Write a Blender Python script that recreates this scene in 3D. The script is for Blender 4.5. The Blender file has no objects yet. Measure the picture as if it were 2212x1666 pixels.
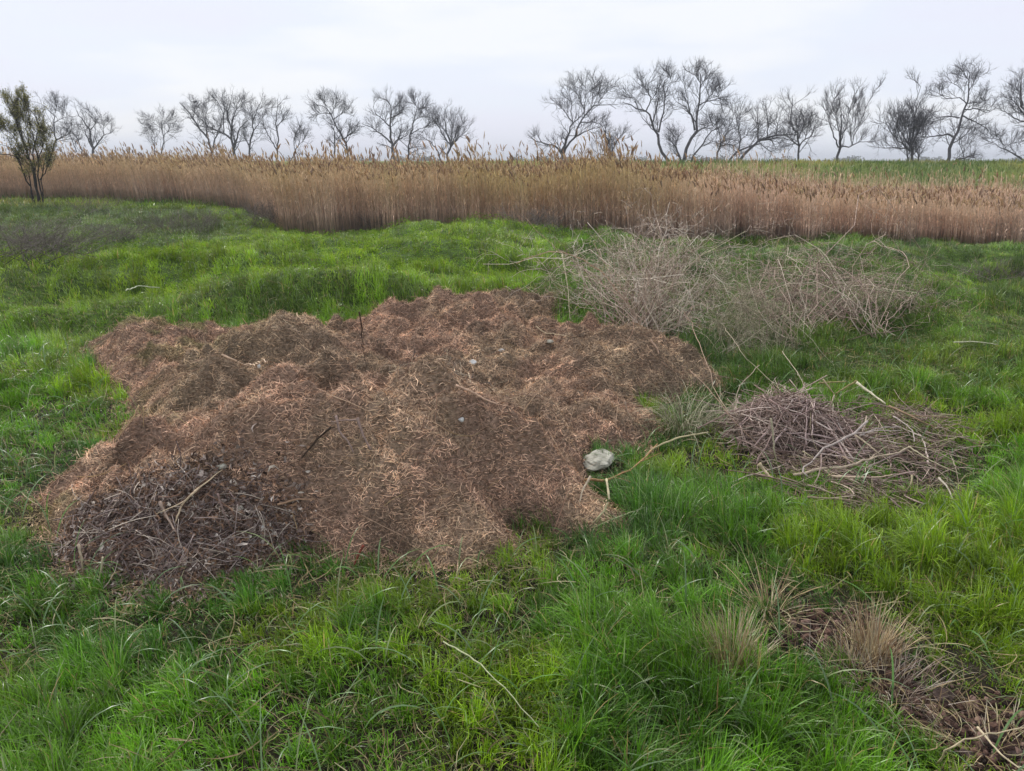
import bpy, math
import numpy as np
from mathutils import Vector
rng = np.random.default_rng(7)
sc = bpy.context.scene
C = sc.collection
R = math.radians

# ------------------------------------------------------------------ camera, sky, sun, exposure
EYE = 1.65; PITCH = R(16.2); FP = 1671.0; CX = 1106.0; CY = 833.0
cam = bpy.data.objects.new('camera', bpy.data.cameras.new('camera')); C.objects.link(cam)
cam.location = (0, 0, EYE); cam.rotation_euler = (R(90) - PITCH, 0, 0)
cam.data.sensor_width = 36; cam.data.lens = 36 * FP / 2212
cam.data.clip_start = 0.05; cam.data.clip_end = 5000
sc.camera = cam
SUN_EL, SUN_AZ = R(44), R(-32)
w = bpy.data.worlds.new('World'); sc.world = w; w.use_nodes = True
nt = w.node_tree; nt.nodes.clear()
N = nt.nodes.new
out = N('ShaderNodeOutputWorld'); bg = N('ShaderNodeBackground'); bgc = N('ShaderNodeBackground')
sky = N('ShaderNodeTexSky'); sky.sky_type = 'NISHITA'; sky.sun_disc = False
sky.sun_elevation = SUN_EL; sky.sun_rotation = R(-32)
bg.inputs[1].default_value = 0.1
nt.links.new(sky.outputs[0], bg.inputs[0])
tc = N('ShaderNodeTexCoord'); mp = N('ShaderNodeMapping'); mp.inputs['Scale'].default_value = (1, 1, 5)
nz = N('ShaderNodeTexNoise'); nz.inputs['Scale'].default_value = 2.2; nz.inputs['Detail'].default_value = 4
nz.inputs['Roughness'].default_value = 0.5
cr = N('ShaderNodeValToRGB')
cr.color_ramp.elements[0].position = 0.38; cr.color_ramp.elements[0].color = (0.785, 0.80, 0.915, 1)
cr.color_ramp.elements[1].position = 0.60; cr.color_ramp.elements[1].color = (0.87, 0.885, 0.925, 1)
e = cr.color_ramp.elements.new(0.50); e.color = (0.785, 0.825, 0.925, 1)
nt.links.new(tc.outputs['Generated'], mp.inputs[0]); nt.links.new(mp.outputs[0], nz.inputs[0])
nt.links.new(nz.outputs[0], cr.inputs[0]); nt.links.new(cr.outputs[0], bgc.inputs[0])
bgc.inputs[1].default_value = 1.0
mx = N('ShaderNodeMixShader'); mx.inputs[0].default_value = 0.93          # unbroken cloud over a trace of sky
nt.links.new(bg.outputs[0], mx.inputs[1]); nt.links.new(bgc.outputs[0], mx.inputs[2]); nt.links.new(mx.outputs[0], out.inputs[0])
sl = bpy.data.lights.new('sun', 'SUN'); sl.energy = 2.3; sl.angle = R(10); sl.color = (1.0, 0.96, 0.9)
so = bpy.data.objects.new('sun', sl); C.objects.link(so)
sd = Vector((math.cos(SUN_EL) * math.sin(SUN_AZ), math.cos(SUN_EL) * math.cos(SUN_AZ), math.sin(SUN_EL)))
so.rotation_euler = sd.to_track_quat('Z', 'Y').to_euler(); so.location = (0, 0, 30)
sc.view_settings.view_transform = 'Standard'; sc.view_settings.look = 'None'
sc.view_settings.exposure = 0.2; sc.view_settings.gamma = 1
sc.cycles.transparent_max_bounces = 8; sc.cycles.max_bounces = 6; sc.cycles.diffuse_bounces = 3
sc.cycles.transmission_bounces = 3

# ------------------------------------------------------------------ helpers
def tag(o, label=None, cat=None, group=None, kind=None):
    for k, v in (('label', label), ('category', cat), ('group', group), ('kind', kind)):
        if v: o[k] = v
    return o
def empty(name, loc, label, cat, group=None):
    o = bpy.data.objects.new(name, None); C.objects.link(o); o.location = loc; o.empty_display_size = 0.1
    return tag(o, label, cat, group)
def srgb(r, g, b): 
    f = lambda c: (c/255/12.92) if c/255 < 0.04045 else ((c/255+0.055)/1.055)**2.4
    return np.array([f(r), f(g), f(b)])

_T = np.random.default_rng(99).random((8, 256, 256))
def vn(x, y, k=0):
    x = np.asarray(x, float); y = np.asarray(y, float)
    xi = np.floor(x); yi = np.floor(y); fx = x - xi; fy = y - yi
    fx = fx*fx*(3-2*fx); fy = fy*fy*(3-2*fy)
    x0 = xi.astype(int) & 255; y0 = yi.astype(int) & 255; x1 = (x0+1) & 255; y1 = (y0+1) & 255
    T = _T[k & 7]
    return (T[x0, y0]*(1-fx) + T[x1, y0]*fx)*(1-fy) + (T[x0, y1]*(1-fx) + T[x1, y1]*fx)*fy
def fbm(x, y, o=3, k=0):
    s = 0; a = 0.5; n = 0
    for i in range(o):
        s = s + a*vn(x*2**i + 17.3*i, y*2**i + 5.1*i, k+i); n += a; a *= 0.5
    return s/n
def sstep(a, b, x):
    t = np.clip((x-a)/(b-a), 0, 1); return t*t*(3-2*t)
def gauss(x, y, cx, cy, sx, sy, rot=0):
    c, s = math.cos(rot), math.sin(rot); dx = x-cx; dy = y-cy
    u = dx*c + dy*s; v = -dx*s + dy*c
    return np.exp(-0.5*((u/sx)**2 + (v/sy)**2))
def sdf(x, y, poly):                       # > 0 inside
    x = np.asarray(x, float); y = np.asarray(y, float)
    d = np.full(x.shape, 1e9); ins = np.zeros(x.shape, bool); n = len(poly)
    for i in range(n):
        ax, ay = poly[i]; bx, by = poly[(i+1) % n]
        ex, ey = bx-ax, by-ay; L = ex*ex+ey*ey
        t = np.clip(((x-ax)*ex + (y-ay)*ey)/L, 0, 1)
        d = np.minimum(d, np.hypot(x-ax-t*ex, y-ay-t*ey))
        if ey != 0:
            c = ((ay > y) != (by > y)) & (x < ex*(y-ay)/ey + ax); ins ^= c
    return np.where(ins, d, -d)
def ray(px, py):
    a = PITCH; dx = px-CX; u = CY-py
    return np.array([dx, FP*math.cos(a) + u*math.sin(a), -FP*math.sin(a) + u*math.cos(a)])
def W(px, py, z=0.0):
    d = ray(px, py); t = (z-EYE)/d[2]; return (d[0]*t, d[1]*t)
def atY(px, py, Y):
    d = ray(px, py); t = Y/d[1]; return np.array([d[0]*t, Y, EYE + d[2]*t])
def S(L, ox, oy, k):                        # trace on a blown-up crop of the photograph -> P units
    return [((ox + x*k)*0.86406, (oy + y*k)*0.86406) for x, y in L]

# ------------------------------------------------------------------ terrain
def Hg(x, y):
    x = np.asarray(x, float); y = np.asarray(y, float)
    h = 0.06*(fbm(x/1.6, y/1.6, 3, 1)-0.5)*2*sstep(1, 3, y)
    h = h + 0.07*(fbm(x/0.42+9, y/0.42, 2, 2)-0.5)*(1-sstep(14, 22, y))
    h = h + 0.26*gauss(x, y, -1.75, 8.35, .8, .3)
    h = h + 0.44*(fbm(x/1.0+5, y/0.9, 2, 6)-0.5)*sstep(6.5, 8, y)*(1-sstep(15, 19, y))
    h = h + 0.30*gauss(x, y, -2.3, 8.6, 1.0, 0.45, 0.15)
    h = h + 0.16*gauss(x, y, -0.4, 9.3, 1.3, 0.6)
    h = h + 0.34*gauss(x, y, -4.2, 10.6, 2.6, 1.1, 0.25)
    h = h + 0.30*gauss(x, y, -1.0, 12.6, 2.4, 1.3, 0.1)
    h = h + 0.46*gauss(x, y, -0.8, 15.2, 1.6, 1.1)
    h = h + 0.14*gauss(x, y, -7.0, 9.5, 1.5, 0.9, 0.3)
    h = h + 0.28*gauss(x, y, 0.8, 8.6, 0.7, 0.5)
    h = h + 0.25*sstep(18, 30, y)*sstep(-3, -8, x)
    h = h - 0.07*gauss(x, y, 1.9, 2.35, 0.6, 0.14, -0.75)
    # the dyke beyond the reeds, then the open plain
    y0 = 26 + 8*sstep(0, -8, x); bank = sstep(y0, y0+14-3*sstep(0, -8, x), y)*1.56 + 0.12*(fbm(x/6, y/6, 2, 4)-0.5)*sstep(34, 37, y)*(1-sstep(38, 42, y))
    h = h*(1-sstep(34, 40, y)) + bank
    return h

HP = [W(60,1085), W(150,1180), W(210,1240), W(300,1262), W(400,1292), W(470,1262), W(520,1215), W(640,1190),
      W(760,1215), W(900,1208), W(1000,1212), W(1090,1200), W(1130,1160), W(1240,1165), W(1320,1200), W(1400,1150), W(1395,1118), W(1330,1098),
      W(1290,1050), W(1275,1010), W(1300,990), W(1390,970), W(1420,930), W(1395,870), W(1480,850), W(1560,840),
      W(1545,800), W(1430,752), W(1300,733), W(1190,728), W(1195,700,.2), (0.55,8.1), (-0.2,8.35), (-0.9,8.1), (-1.25,7.7),
      (-1.6,7.35), (-2.2,7.3), (-2.9,7.15), (-3.6,7.2), (-4.0,6.9), W(185,760,.05), W(215,850), W(300,905), W(250,960), W(190,1030)]
def bump_at(px, py, z, h, sx, sy, rot=0):
    cx, cy = W(px, py, z); return (cx, cy, sx, sy, rot, h)
HB = [bump_at(745,856,.52,.47,.62,.36), bump_at(630,740,.36,.27,.5,.34), bump_at(1060,672,.34,.22,.62,.42),
      bump_at(300,712,.30,.20,.45,.3), bump_at(440,815,.25,.10,.4,.2), bump_at(1130,900,.22,.10,.6,.4),
      bump_at(1000,1080,.14,.10,.55,.25), bump_at(500,930,.2,.06,.4,.3), bump_at(370,1100,.12,.05,.35,.2),
      bump_at(1350,790,.15,.12,.5,.35), bump_at(620,1060,.14,.07,.4,.2), bump_at(860,930,.3,.07,.35,.25)]
HOLES = [bump_at(705,955,.28,-.075,.07,.09,.4), bump_at(865,1135,.08,-.06,.10,.06), bump_at(1020,990,.2,-.05,.09,.07), bump_at(980,1150,.06,-.04,.1,.04),
         bump_at(720,785,.3,-.10,.35,.14), bump_at(430,880,.2,-.06,.3,.1), bump_at(1000,770,.3,-.05,.3,.1), bump_at(1180,1000,.15,-.04,.1,.06), bump_at(270,900,.1,-.05,.15,.1)]
def heap_mask(x, y):
    s = sdf(x, y, HP) + 0.10*(fbm(x/0.3, y/0.3, 2, 3)-0.5)*2
    return s
def Hh(x, y):                               # heap height above ground
    s = heap_mask(x, y); m = sstep(-0.02, 0.42, s)
    e = sstep(-0.02, 0.10, s)
    z = 0.05*e + 0.09*m
    for (cx, cy, sx, sy, r, h) in HB: z = z + m*h*gauss(x, y, cx, cy, sx, sy, r)
    n = 0.30*(fbm(x/0.55, y/0.42, 2, 5)-0.5) + 0.30*(fbm(x/0.24, y/0.17, 2, 6)-0.5)
    rid = 1-np.abs(2*fbm(x/0.17+3, y/0.13, 2, 2)-1); n = n + 0.08*(rid-0.7)
    pit = sstep(.60, .78, fbm(x/0.13+2, y/0.10, 2, 1)); z = z + m*n - m*0.055*pit + e*0.045*(vn(x/0.065, y/0.055, 1)-0.5) + e*0.022*(vn(x/0.03, y/0.026, 4)-0.5)
    for (cx, cy, sx, sy, r, h) in HOLES: z = z + m*h*gauss(x, y, cx, cy, sx, sy, r)
    return z - 0.05*(1-e)
def Ht(x, y):
    g = Hg(x, y); return np.where(heap_mask(x, y) > -0.02, g + np.maximum(Hh(x, y), 0), g)
_ts = np.concatenate([np.linspace(1.2, 12, 700), np.linspace(12.05, 60, 500)])
def at(px, py, H=Ht):
    d = ray(px, py); d = d/d[1]; X = d[0]*_ts; Z = EYE + d[2]*_ts
    b = Z - H(X, _ts); i = int(np.argmax(b < 0)) if (b < 0).any() else len(_ts)-1
    return np.array([X[i], _ts[i], float(H(X[i], _ts[i]))])

# ------------------------------------------------------------------ mesh builders
def mesh_obj(name, V, Fs, mat, parent=None, col=None, smooth=True):
    """V (n,3); Fs list of (m,k) index arrays; col (n,3) per vertex"""
    me = bpy.data.meshes.new(name); V = np.ascontiguousarray(V, np.float32)
    me.vertices.add(len(V)); me.vertices.foreach_set('co', V.ravel())
    idx = np.concatenate([f.ravel() for f in Fs]).astype(np.int32)
    tot = np.concatenate([np.full(len(f), f.shape[1]) for f in Fs])
    st = np.concatenate([[0], np.cumsum(tot)[:-1]]).astype(np.int32)
    me.loops.add(len(idx)); me.loops.foreach_set('vertex_index', idx)
    me.polygons.add(len(st)); me.polygons.foreach_set('loop_start', st)
    if smooth: me.polygons.foreach_set('use_smooth', np.ones(len(st), bool))
    me.update(calc_edges=True)
    if col is not None:
        a = me.attributes.new('col', 'FLOAT_COLOR', 'POINT')
        c = np.ones((len(V), 4), np.float32); c[:, :3] = col; a.data.foreach_set('color', c.ravel())
    me.materials.append(mat)
    o = bpy.data.objects.new(name, me); C.objects.link(o)
    if parent is not None:
        o.parent = parent; o.matrix_parent_inverse.identity()
        me.transform(__import__('mathutils').Matrix.Translation(-parent.location))
    return o
def merge(parts):
    Vs, Fq, Cs, n = [], {}, [], 0
    for V, Fs, c in parts:
        if len(V) == 0: continue
        Vs.append(V); Cs.append(c)
        for f in Fs: Fq.setdefault(f.shape[1], []).append(f+n)
        n += len(V)
    return np.concatenate(Vs), [np.concatenate(v) for v in Fq.values()], np.concatenate(Cs)
def tubes(P, Rd, sides=3, col=None):
    """P (N,K,3), Rd (N,K)"""
    n, K, _ = P.shape; T = np.gradient(P, axis=1); T /= np.linalg.norm(T, axis=2, keepdims=True)+1e-9
    ref = np.tile(np.array([0.31, 0.22, 0.92]), (n, 1)); 
    t0 = np.abs((T[:, 0]*ref).sum(1)) > 0.9; ref[t0] = [0.9, 0.3, -0.2]
    A = np.cross(T, ref[:, None]); A /= np.linalg.norm(A, axis=2, keepdims=True)+1e-9
    B = np.cross(T, A); th = np.arange(sides)*2*math.pi/sides
    V = P[:, :, None] + Rd[:, :, None, None]*(A[:, :, None]*np.cos(th)[:, None] + B[:, :, None]*np.sin(th)[:, None])
    i = np.arange(n*K*sides).reshape(n, K, sides)
    a = i[:, :-1]; b = i[:, 1:]; a2 = np.roll(a, -1, 2); b2 = np.roll(b, -1, 2)
    F = np.stack([a, a2, b2, b], -1).reshape(-1, 4)
    Fs = [F]
    if sides >= 3:
        Fs.append(i[:, -1]); Fs.append(i[:, 0, ::-1])
    c = None if col is None else np.broadcast_to(col[:, None, None, :] if col.ndim == 2 else col[:, :, None, :], (n, K, sides, 3)).reshape(-1, 3)
    return V.reshape(-1, 3), Fs, c
def ribbons(P, Wd, side, col):
    n, K, _ = P.shape; s = side[:, None] if side.ndim == 2 else side
    V = np.stack([P - s*Wd[..., None]/2, P + s*Wd[..., None]/2], 2)
    i = np.arange(n*K*2).reshape(n, K, 2)
    F = np.stack([i[:, :-1, 0], i[:, :-1, 1], i[:, 1:, 1], i[:, 1:, 0]], -1).reshape(-1, 4)
    c = np.broadcast_to(col[:, None, None, :] if col.ndim == 2 else col[:, :, None, :], (n, K, 2, 3)).reshape(-1, 3)
    return V.reshape(-1, 3), [F], c
def resample(pl, K, wig=0, r=rng):
    pl = np.asarray(pl, float); d = np.r_[0, np.cumsum(np.linalg.norm(np.diff(pl, axis=0), axis=1))]
    # Catmull-like smoothing by dense linear + averaging
    t = np.linspace(0, d[-1], K*3); q = np.stack([np.interp(t, d, pl[:, k]) for k in range(3)], 1)
    for _ in range(3): q[1:-1] = (q[:-2]+2*q[1:-1]+q[2:])/4
    q = q[np.linspace(0, len(q)-1, K).round().astype(int)]
    if wig: q[1:-1] += r.normal(0, wig*d[-1]/K, (K-2, 3))
    return q
def sprout(P, Rd, n_per, K, ang, lf, up, r, t0=0.2, rr=0.55, minl=0, curl=0.25, tp=.8):
    """children growing from parents: P (N,K,3) -> (N*n,K,3)"""
    n, Kp, _ = P.shape; m = n*n_per
    pi = np.repeat(np.arange(n), n_per); t = r.uniform(t0, 1, m)**tp*(Kp-1.001); i = t.astype(int); f = (t-i)[:, None]
    base = P[pi, i]*(1-f) + P[pi, i+1]*f; rad = Rd[pi, i]*(1-f[:, 0]) + Rd[pi, i+1]*f[:, 0]
    T = P[pi, i+1]-P[pi, i]; T /= np.linalg.norm(T, axis=1, keepdims=True)+1e-9
    L = np.linalg.norm(np.diff(P, axis=1), axis=2).sum(1)[pi]
    q = r.normal(size=(m, 3)); q -= (q*T).sum(1, keepdims=True)*T; q /= np.linalg.norm(q, axis=1, keepdims=True)
    a = np.radians(r.normal(ang, 14, m))[:, None]
    D = T*np.cos(a) + q*np.sin(a) + np.array([0, 0, up]); D /= np.linalg.norm(D, axis=1, keepdims=True)
    ln = np.maximum(L*lf*r.uniform(0.45, 1.2, m)*(1-0.45*t/(Kp-1)), minl)
    out = np.zeros((m, K, 3)); out[:, 0] = base; d = D.copy()
    for k in range(1, K):
        d = d + r.normal(0, curl, (m, 3)) + np.array([0, 0, up*0.5]); d /= np.linalg.norm(d, axis=1, keepdims=True)
        out[:, k] = out[:, k-1] + d*(ln/(K-1))[:, None]
    rd = (rad*rr)[:, None]*np.linspace(1, 0.35, K)[None]
    return out, rd

# ------------------------------------------------------------------ materials
def mat_attr(name, rough=0.7, transl=0.0, spec=0.25, var=0.25, scale=40, bump=0):
    m = bpy.data.materials.new(name); m.use_nodes = True; nt = m.node_tree; nt.nodes.clear(); N = nt.nodes.new; L = nt.links.new
    o = N('ShaderNodeOutputMaterial'); p = N('ShaderNodeBsdfPrincipled')
    a = N('ShaderNodeAttribute'); a.attribute_name = 'col'
    tc = N('ShaderNodeTexCoord'); nz = N('ShaderNodeTexNoise'); nz.inputs['Scale'].default_value = scale; nz.inputs['Detail'].default_value = 2
    mr = N('ShaderNodeMapRange'); mr.inputs['To Min'].default_value = 1-var; mr.inputs['To Max'].default_value = 1+var
    mr.inputs['From Min'].default_value = 0.3; mr.inputs['From Max'].default_value = 0.7
    vm = N('ShaderNodeVectorMath'); vm.operation = 'SCALE'
    L(tc.outputs['Object'], nz.inputs[0]); L(nz.outputs[0], mr.inputs[0]); L(a.outputs['Color'], vm.inputs[0]); L(mr.outputs[0], vm.inputs['Scale'])
    L(vm.outputs[0], p.inputs['Base Color']); p.inputs['Roughness'].default_value = rough
    p.inputs['Specular IOR Level'].default_value = spec
    if bump:
        b = N('ShaderNodeBump'); b.inputs['Strength'].default_value = bump; b.inputs['Distance'].default_value = 0.02
        L(nz.outputs[0], b.inputs['Height']); L(b.outputs[0], p.inputs['Normal'])
    if transl:
        t = N('ShaderNodeBsdfTranslucent'); L(vm.outputs[0], t.inputs[0]); x = N('ShaderNodeMixShader'); x.inputs[0].default_value = transl
        L(p.outputs[0], x.inputs[1]); L(t.outputs[0], x.inputs[2]); L(x.outputs[0], o.inputs[0])
    else: L(p.outputs[0], o.inputs[0])
    return m
def mat_plain(name, c1, c2, scale=20, rough=0.85, bump=0.4, dist=0.01, detail=6):
    m = bpy.data.materials.new(name); m.use_nodes = True; nt = m.node_tree; N = nt.nodes.new; L = nt.links.new
    p = nt.nodes['Principled BSDF']; p.inputs['Roughness'].default_value = rough; p.inputs['Specular IOR Level'].default_value = 0.2
    tc = N('ShaderNodeTexCoord'); nz = N('ShaderNodeTexNoise'); nz.inputs['Scale'].default_value = scale; nz.inputs['Detail'].default_value = detail
    cr = N('ShaderNodeValToRGB'); cr.color_ramp.elements[0].position = 0.32; cr.color_ramp.elements[1].position = 0.7
    cr.color_ramp.elements[0].color = (*c1, 1); cr.color_ramp.elements[1].color = (*c2, 1)
    L(tc.outputs['Object'], nz.inputs[0]); L(nz.outputs[0], cr.inputs[0]); L(cr.outputs[0], p.inputs['Base Color'])
    b = N('ShaderNodeBump'); b.inputs['Strength'].default_value = bump; b.inputs['Distance'].default_value = dist
    L(nz.outputs[0], b.inputs['Height']); L(b.outputs[0], p.inputs['Normal'])
    return m
M_GRASS = mat_attr('grass_blade', 0.36, 0.33, 0.5, 0.15, 30)
M_LEAF = mat_attr('leaf', 0.85, 0.25, 0.05, 0.15, 30)
M_STRAW = mat_attr('straw', 0.75, 0.1, 0.2, 0.25, 60)
M_REED = mat_attr('reed', 0.7, 0.25, 0.2, 0.2, 8)
M_TWIG = mat_attr('dry_twig', 0.8, 0, 0.2, 0.25, 50, 0.3)
M_LITTER = mat_attr('dead_leaf', 0.75, 0.05, 0.25, 0.3, 60)
M_BARK = mat_plain('bark', (0.065, 0.062, 0.072), (0.16, 0.15, 0.16), 14, 0.9, 0.6, 0.03)
M_BARKD = mat_plain('shrub_bark', (0.012, 0.010, 0.009), (0.045, 0.037, 0.03), 22, 0.9, 0.6, 0.02)
M_HEAP = mat_attr('heap_soil', 0.9, 0, 0.15, 0.5, 55, 0.9)
M_GROUND = mat_attr('ground_soil', 0.92, 0, 0.15, 0.45, 18, 0.8)
M_STONE = mat_plain('pale_stone', (0.22, 0.21, 0.16), (0.56, 0.54, 0.45), 26, 0.8, 0.5, 0.01)
M_WHITE = mat_plain('white_chip', (0.5, 0.5, 0.47), (0.8, 0.8, 0.77), 40, 0.7, 0.3, 0.004)
M_CLOD = mat_plain('soil_clod', (0.035, 0.024, 0.02), (0.14, 0.10, 0.085), 24, 0.95, 0.8, 0.02)
M_HILL = mat_plain('far_hill', (0.05, 0.07, 0.05), (0.09, 0.10, 0.08), 0.02, 0.95, 0.1, 1)
M_FEATHER = mat_plain('feather', (0.012, 0.012, 0.014), (0.03, 0.03, 0.034), 60, 0.6, 0.2, 0.002)

# ------------------------------------------------------------------ ground: one sheet to the horizon
def axis(segs):
    o = [segs[0][0]]
    for a, b, n in segs: o += list(np.linspace(a, b, n+1)[1:])
    return np.array(o)
gx = axis([(-1500,-300,6), (-300,-60,12), (-60,-14,40), (-14,-5,70), (-5,4,170), (4,14,80), (14,60,40), (60,300,12), (300,1500,6)])
gy = axis([(-60,-4,8), (-4,0.8,14), (0.8,9,170), (9,20,110), (20,46,70), (46,120,15), (120,800,12), (800,2000,6)])
GX, GY = np.meshgrid(gx, gy, indexing='ij'); GZ = Hg(GX, GY)
MUD = [W(1690,1330), W(1850,1340), W(1900,1390), W(1960,1470), W(2060,1520), W(2230,1560), W(2300,1700), W(2150,1660), W(2020,1600), W(1930,1520), W(1820,1440), W(1700,1390)]
MUD2 = [W(1640,1270), W(1900,1290), W(2050,1360), W(2330,1500), W(2330,1700), W(2080,1660), W(1900,1540), W(1740,1450), W(1560,1400)]
SCR = [W(*q) for q in ((1675,960),(1780,905),(1900,870),(2000,900),(2050,960),(2035,1040),(1960,1080),(1850,1100),(1730,1075),(1655,1020))]
def front_y(u):                              # reed front as a function of x / y
    pts = [(-900,432,.25),(-200,432,.25),(0,432,.25),(380,434,.25),(470,444,.2),(540,464,.05),(610,494,.02),(700,502,0),(900,500,0),(1100,505,0),(1300,510,0),(1500,517,0),(1800,519,0),(2212,530,0),(3200,545,0)]
    us = []; ys = []
    for p in pts:
        q = W(*p); us.append(q[0]/q[1]); ys.append(q[1])
    return np.interp(u, us, ys)
u_ = GX/np.maximum(GY, 0.5); fr = front_y(u_)
soil = srgb(44, 40, 27); green = srgb(70, 92, 34); litter = srgb(92, 76, 62); bankc = srgb(96, 108, 44); plain = srgb(112, 125, 78)
gc = np.zeros(GX.shape+(3,)); 
n1 = fbm(GX/0.5, GY/0.5, 3, 2)[..., None]; n2 = fbm(GX/5, GY/5, 3, 5)[..., None]
gc[:] = soil*(0.6+0.6*n1)  # near soil extra dark, so shade in the gaps between blades is in its colour
k = sstep(4.5, 8, GY)[..., None]; gc = gc*(1-k) + green*(0.6+0.5*n1)*k
k = sstep(0, 1.0, GY-fr)[..., None]; gc = gc*(1-k) + litter*(0.5+0.6*n1)*k
k = sstep(26, 29, GY)[..., None]; gc = gc*(1-k) + (bankc*(0.6+0.8*n2))*k
k = sstep(46, 70, GY)[..., None]; gc = gc*(1-k) + plain*(0.8+0.4*n2)*k
k = sstep(-0.05, 0.12, sdf(GX, GY, MUD))[..., None]*(GY < 5)[..., None]; gc = gc*(1-k) + srgb(82, 64, 56)*(0.45+0.9*n1)*k
i = np.arange(GX.size).reshape(GX.shape)
F = np.stack([i[:-1, :-1], i[1:, :-1], i[1:, 1:], i[:-1, 1:]], -1).reshape(-1, 4)
g = mesh_obj('ground', np.stack([GX, GY, GZ], -1).reshape(-1, 3), [F], M_GROUND, col=gc.reshape(-1, 3)); tag(g, kind='structure')
def ridge(name, x0, x1, Y, z, hf, dep=90):
    xs = np.linspace(x0, x1, 60); ys = np.linspace(-1, 1, 9); X, Y2 = np.meshgrid(xs, ys, indexing='ij')
    Z = z + hf(X)*np.cos(Y2*math.pi/2)
    i = np.arange(X.size).reshape(X.shape); F = np.stack([i[:-1, :-1], i[1:, :-1], i[1:, 1:], i[:-1, 1:]], -1).reshape(-1, 4)
    return tag(mesh_obj(name, np.stack([X, Y + Y2*dep, Z-2], -1).reshape(-1, 3), [F], M_HILL), kind='structure')
ridge('hills', 300, 900, 760, 1.5, lambda X: 1.5 + 7.5*np.exp(-((X-600)/90)**2) + 2*fbm(X/40, X*0, 2), 60)

# ------------------------------------------------------------------ the heap of dry clippings
hx = np.arange(-4.9, 2.6, 0.017); hy = np.arange(2.55, 8.7, 0.017)
X, Y = np.meshgrid(hx, hy, indexing='ij'); s = heap_mask(X, Y); Z = Hg(X, Y) + Hh(X, Y)
keep = s > -0.06; kf = keep[:-1, :-1] & keep[1:, :-1] & keep[1:, 1:] & keep[:-1, 1:]
idx = np.full(X.shape, -1); used = np.zeros(X.shape, bool)
used[:-1, :-1] |= kf; used[1:, :-1] |= kf; used[1:, 1:] |= kf; used[:-1, 1:] |= kf
idx[used] = np.arange(used.sum())
F = np.stack([idx[:-1, :-1][kf], idx[1:, :-1][kf], idx[1:, 1:][kf], idx[:-1, 1:][kf]], -1)
LITP = [tuple(at(*q)[:2]) for q in ((170,1165),(215,1110),(290,1075),(370,1050),(455,1055),(530,1095),(610,1135),(630,1175),(560,1190),(500,1225),(450,1258),(395,1285),(300,1255),(215,1225))]
def heap_col(x, y):
    red = srgb(174, 145, 124); gry = srgb(160, 139, 117); tan = srgb(192, 169, 141); dark = srgb(98, 84, 70); grn = srgb(126, 124, 80)
    a = sstep(.38, .62, fbm(x/0.9, y/0.7, 3, 0))[..., None]; b = sstep(.5, .7, fbm(x/0.35, y/0.3, 3, 3))[..., None]
    c = red*a + gry*(1-a); c = c*(1-.5*b) + tan*.5*b
    d = sstep(.56, .72, fbm(x/0.25+4, y/0.22, 3, 6))[..., None]; c = c*(1-.45*d) + dark*.45*d
    gr = (gauss(x, y, -2.9, 6.3, .7, .5) + gauss(x, y, -2.9, 4.7, .35, .4) + .8*gauss(x, y, -2.3, 3.6, .3, .25))[..., None]*sstep(.45, .6, fbm(x/.4, y/.3, 2, 1))[..., None]
    gr = np.clip(gr, 0, .7); c = c*(1-gr) + grn*gr
    l = sstep(-.12, .15, sdf(x, y, LITP)+.12*(fbm(x/.15, y/.15, 2, 3)-.5))[..., None]*.75; c = c*(1-l) + srgb(78, 64, 60)*l
    return c
V = np.stack([X, Y, Z], -1)[used]; hc = heap_col(V[:, 0], V[:, 1])*0.54  # body toned down below the straw: shade between fibres painted into its colour
hb = at(740, 1000)
heap = empty('clippings_heap', (-0.6, 5.0, 0), 'large low heap of matted reddish brown dry clippings in the middle of the grass', 'compost heap')
mesh_obj('heap_body', V, [F], M_HEAP, heap, col=hc)
def normals(x, y, H, e=0.02):
    nx = -(H(x+e, y)-H(x-e, y))/(2*e); ny = -(H(x, y+e)-H(x, y-e))/(2*e)
    n = np.stack([nx, ny, np.ones_like(nx)], -1); return n/np.linalg.norm(n, axis=1, keepdims=True)
def lay_fibres(x, y, H, L, wd, K, lift, curl, r, rise=0.12):
    """short fibres lying on a surface"""
    n = len(x); z = H(x, y); nn = normals(x, y, H)
    th = r.uniform(0, 2*math.pi, n); t = np.stack([np.cos(th), np.sin(th), np.zeros(n)], -1)
    t -= (t*nn).sum(1, keepdims=True)*nn; t /= np.linalg.norm(t, axis=1, keepdims=True)
    b = np.cross(nn, t); c = r.normal(0, curl, n); P = np.zeros((n, K, 3)); ph = r.normal(0, rise, n)
    arch = r.uniform(0, .5, n)
    for k in range(K):
        s_ = k/(K-1)-.5
        P[:, k] = np.stack([x, y, z], -1) + t*(s_*L)[:, None] + b*(c*(s_*s_)*4*L)[:, None] + nn*((lift + ph*s_*L + arch*(0.25-s_*s_)*L*0.5))[:, None]
    side = b*np.cos(r.uniform(-1, 1, n))[:, None] + nn*np.sin(r.uniform(-1, 1, n))[:, None]
    return P, side
def pick(pal, wts, n, r, jit=0.15):
    pal = np.array(pal); i = r.choice(len(pal), n, p=np.array(wts)/sum(wts)); return pal[i]*np.clip(r.normal(1, jit, (n, 1)), .4, 1.8)
r = np.random.default_rng(11)
nF = 430000; xx = r.uniform(-4.9, 2.6, nF*2); yy = 2.6 + (8.5-2.6)*r.random(nF*2)**1.25
ok = (heap_mask(xx, yy) > -.02-.16*r.random(len(xx))**3); xx = xx[ok][:nF]; yy = yy[ok][:nF]; n = len(xx)
L = r.lognormal(math.log(.017), .62, n)*(1+0.06*yy); L = np.clip(L, .008, .16)
P, side = lay_fibres(xx, yy, Ht, L, None, 4, r.uniform(0, .012, n), .14, r, .5)
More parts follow.
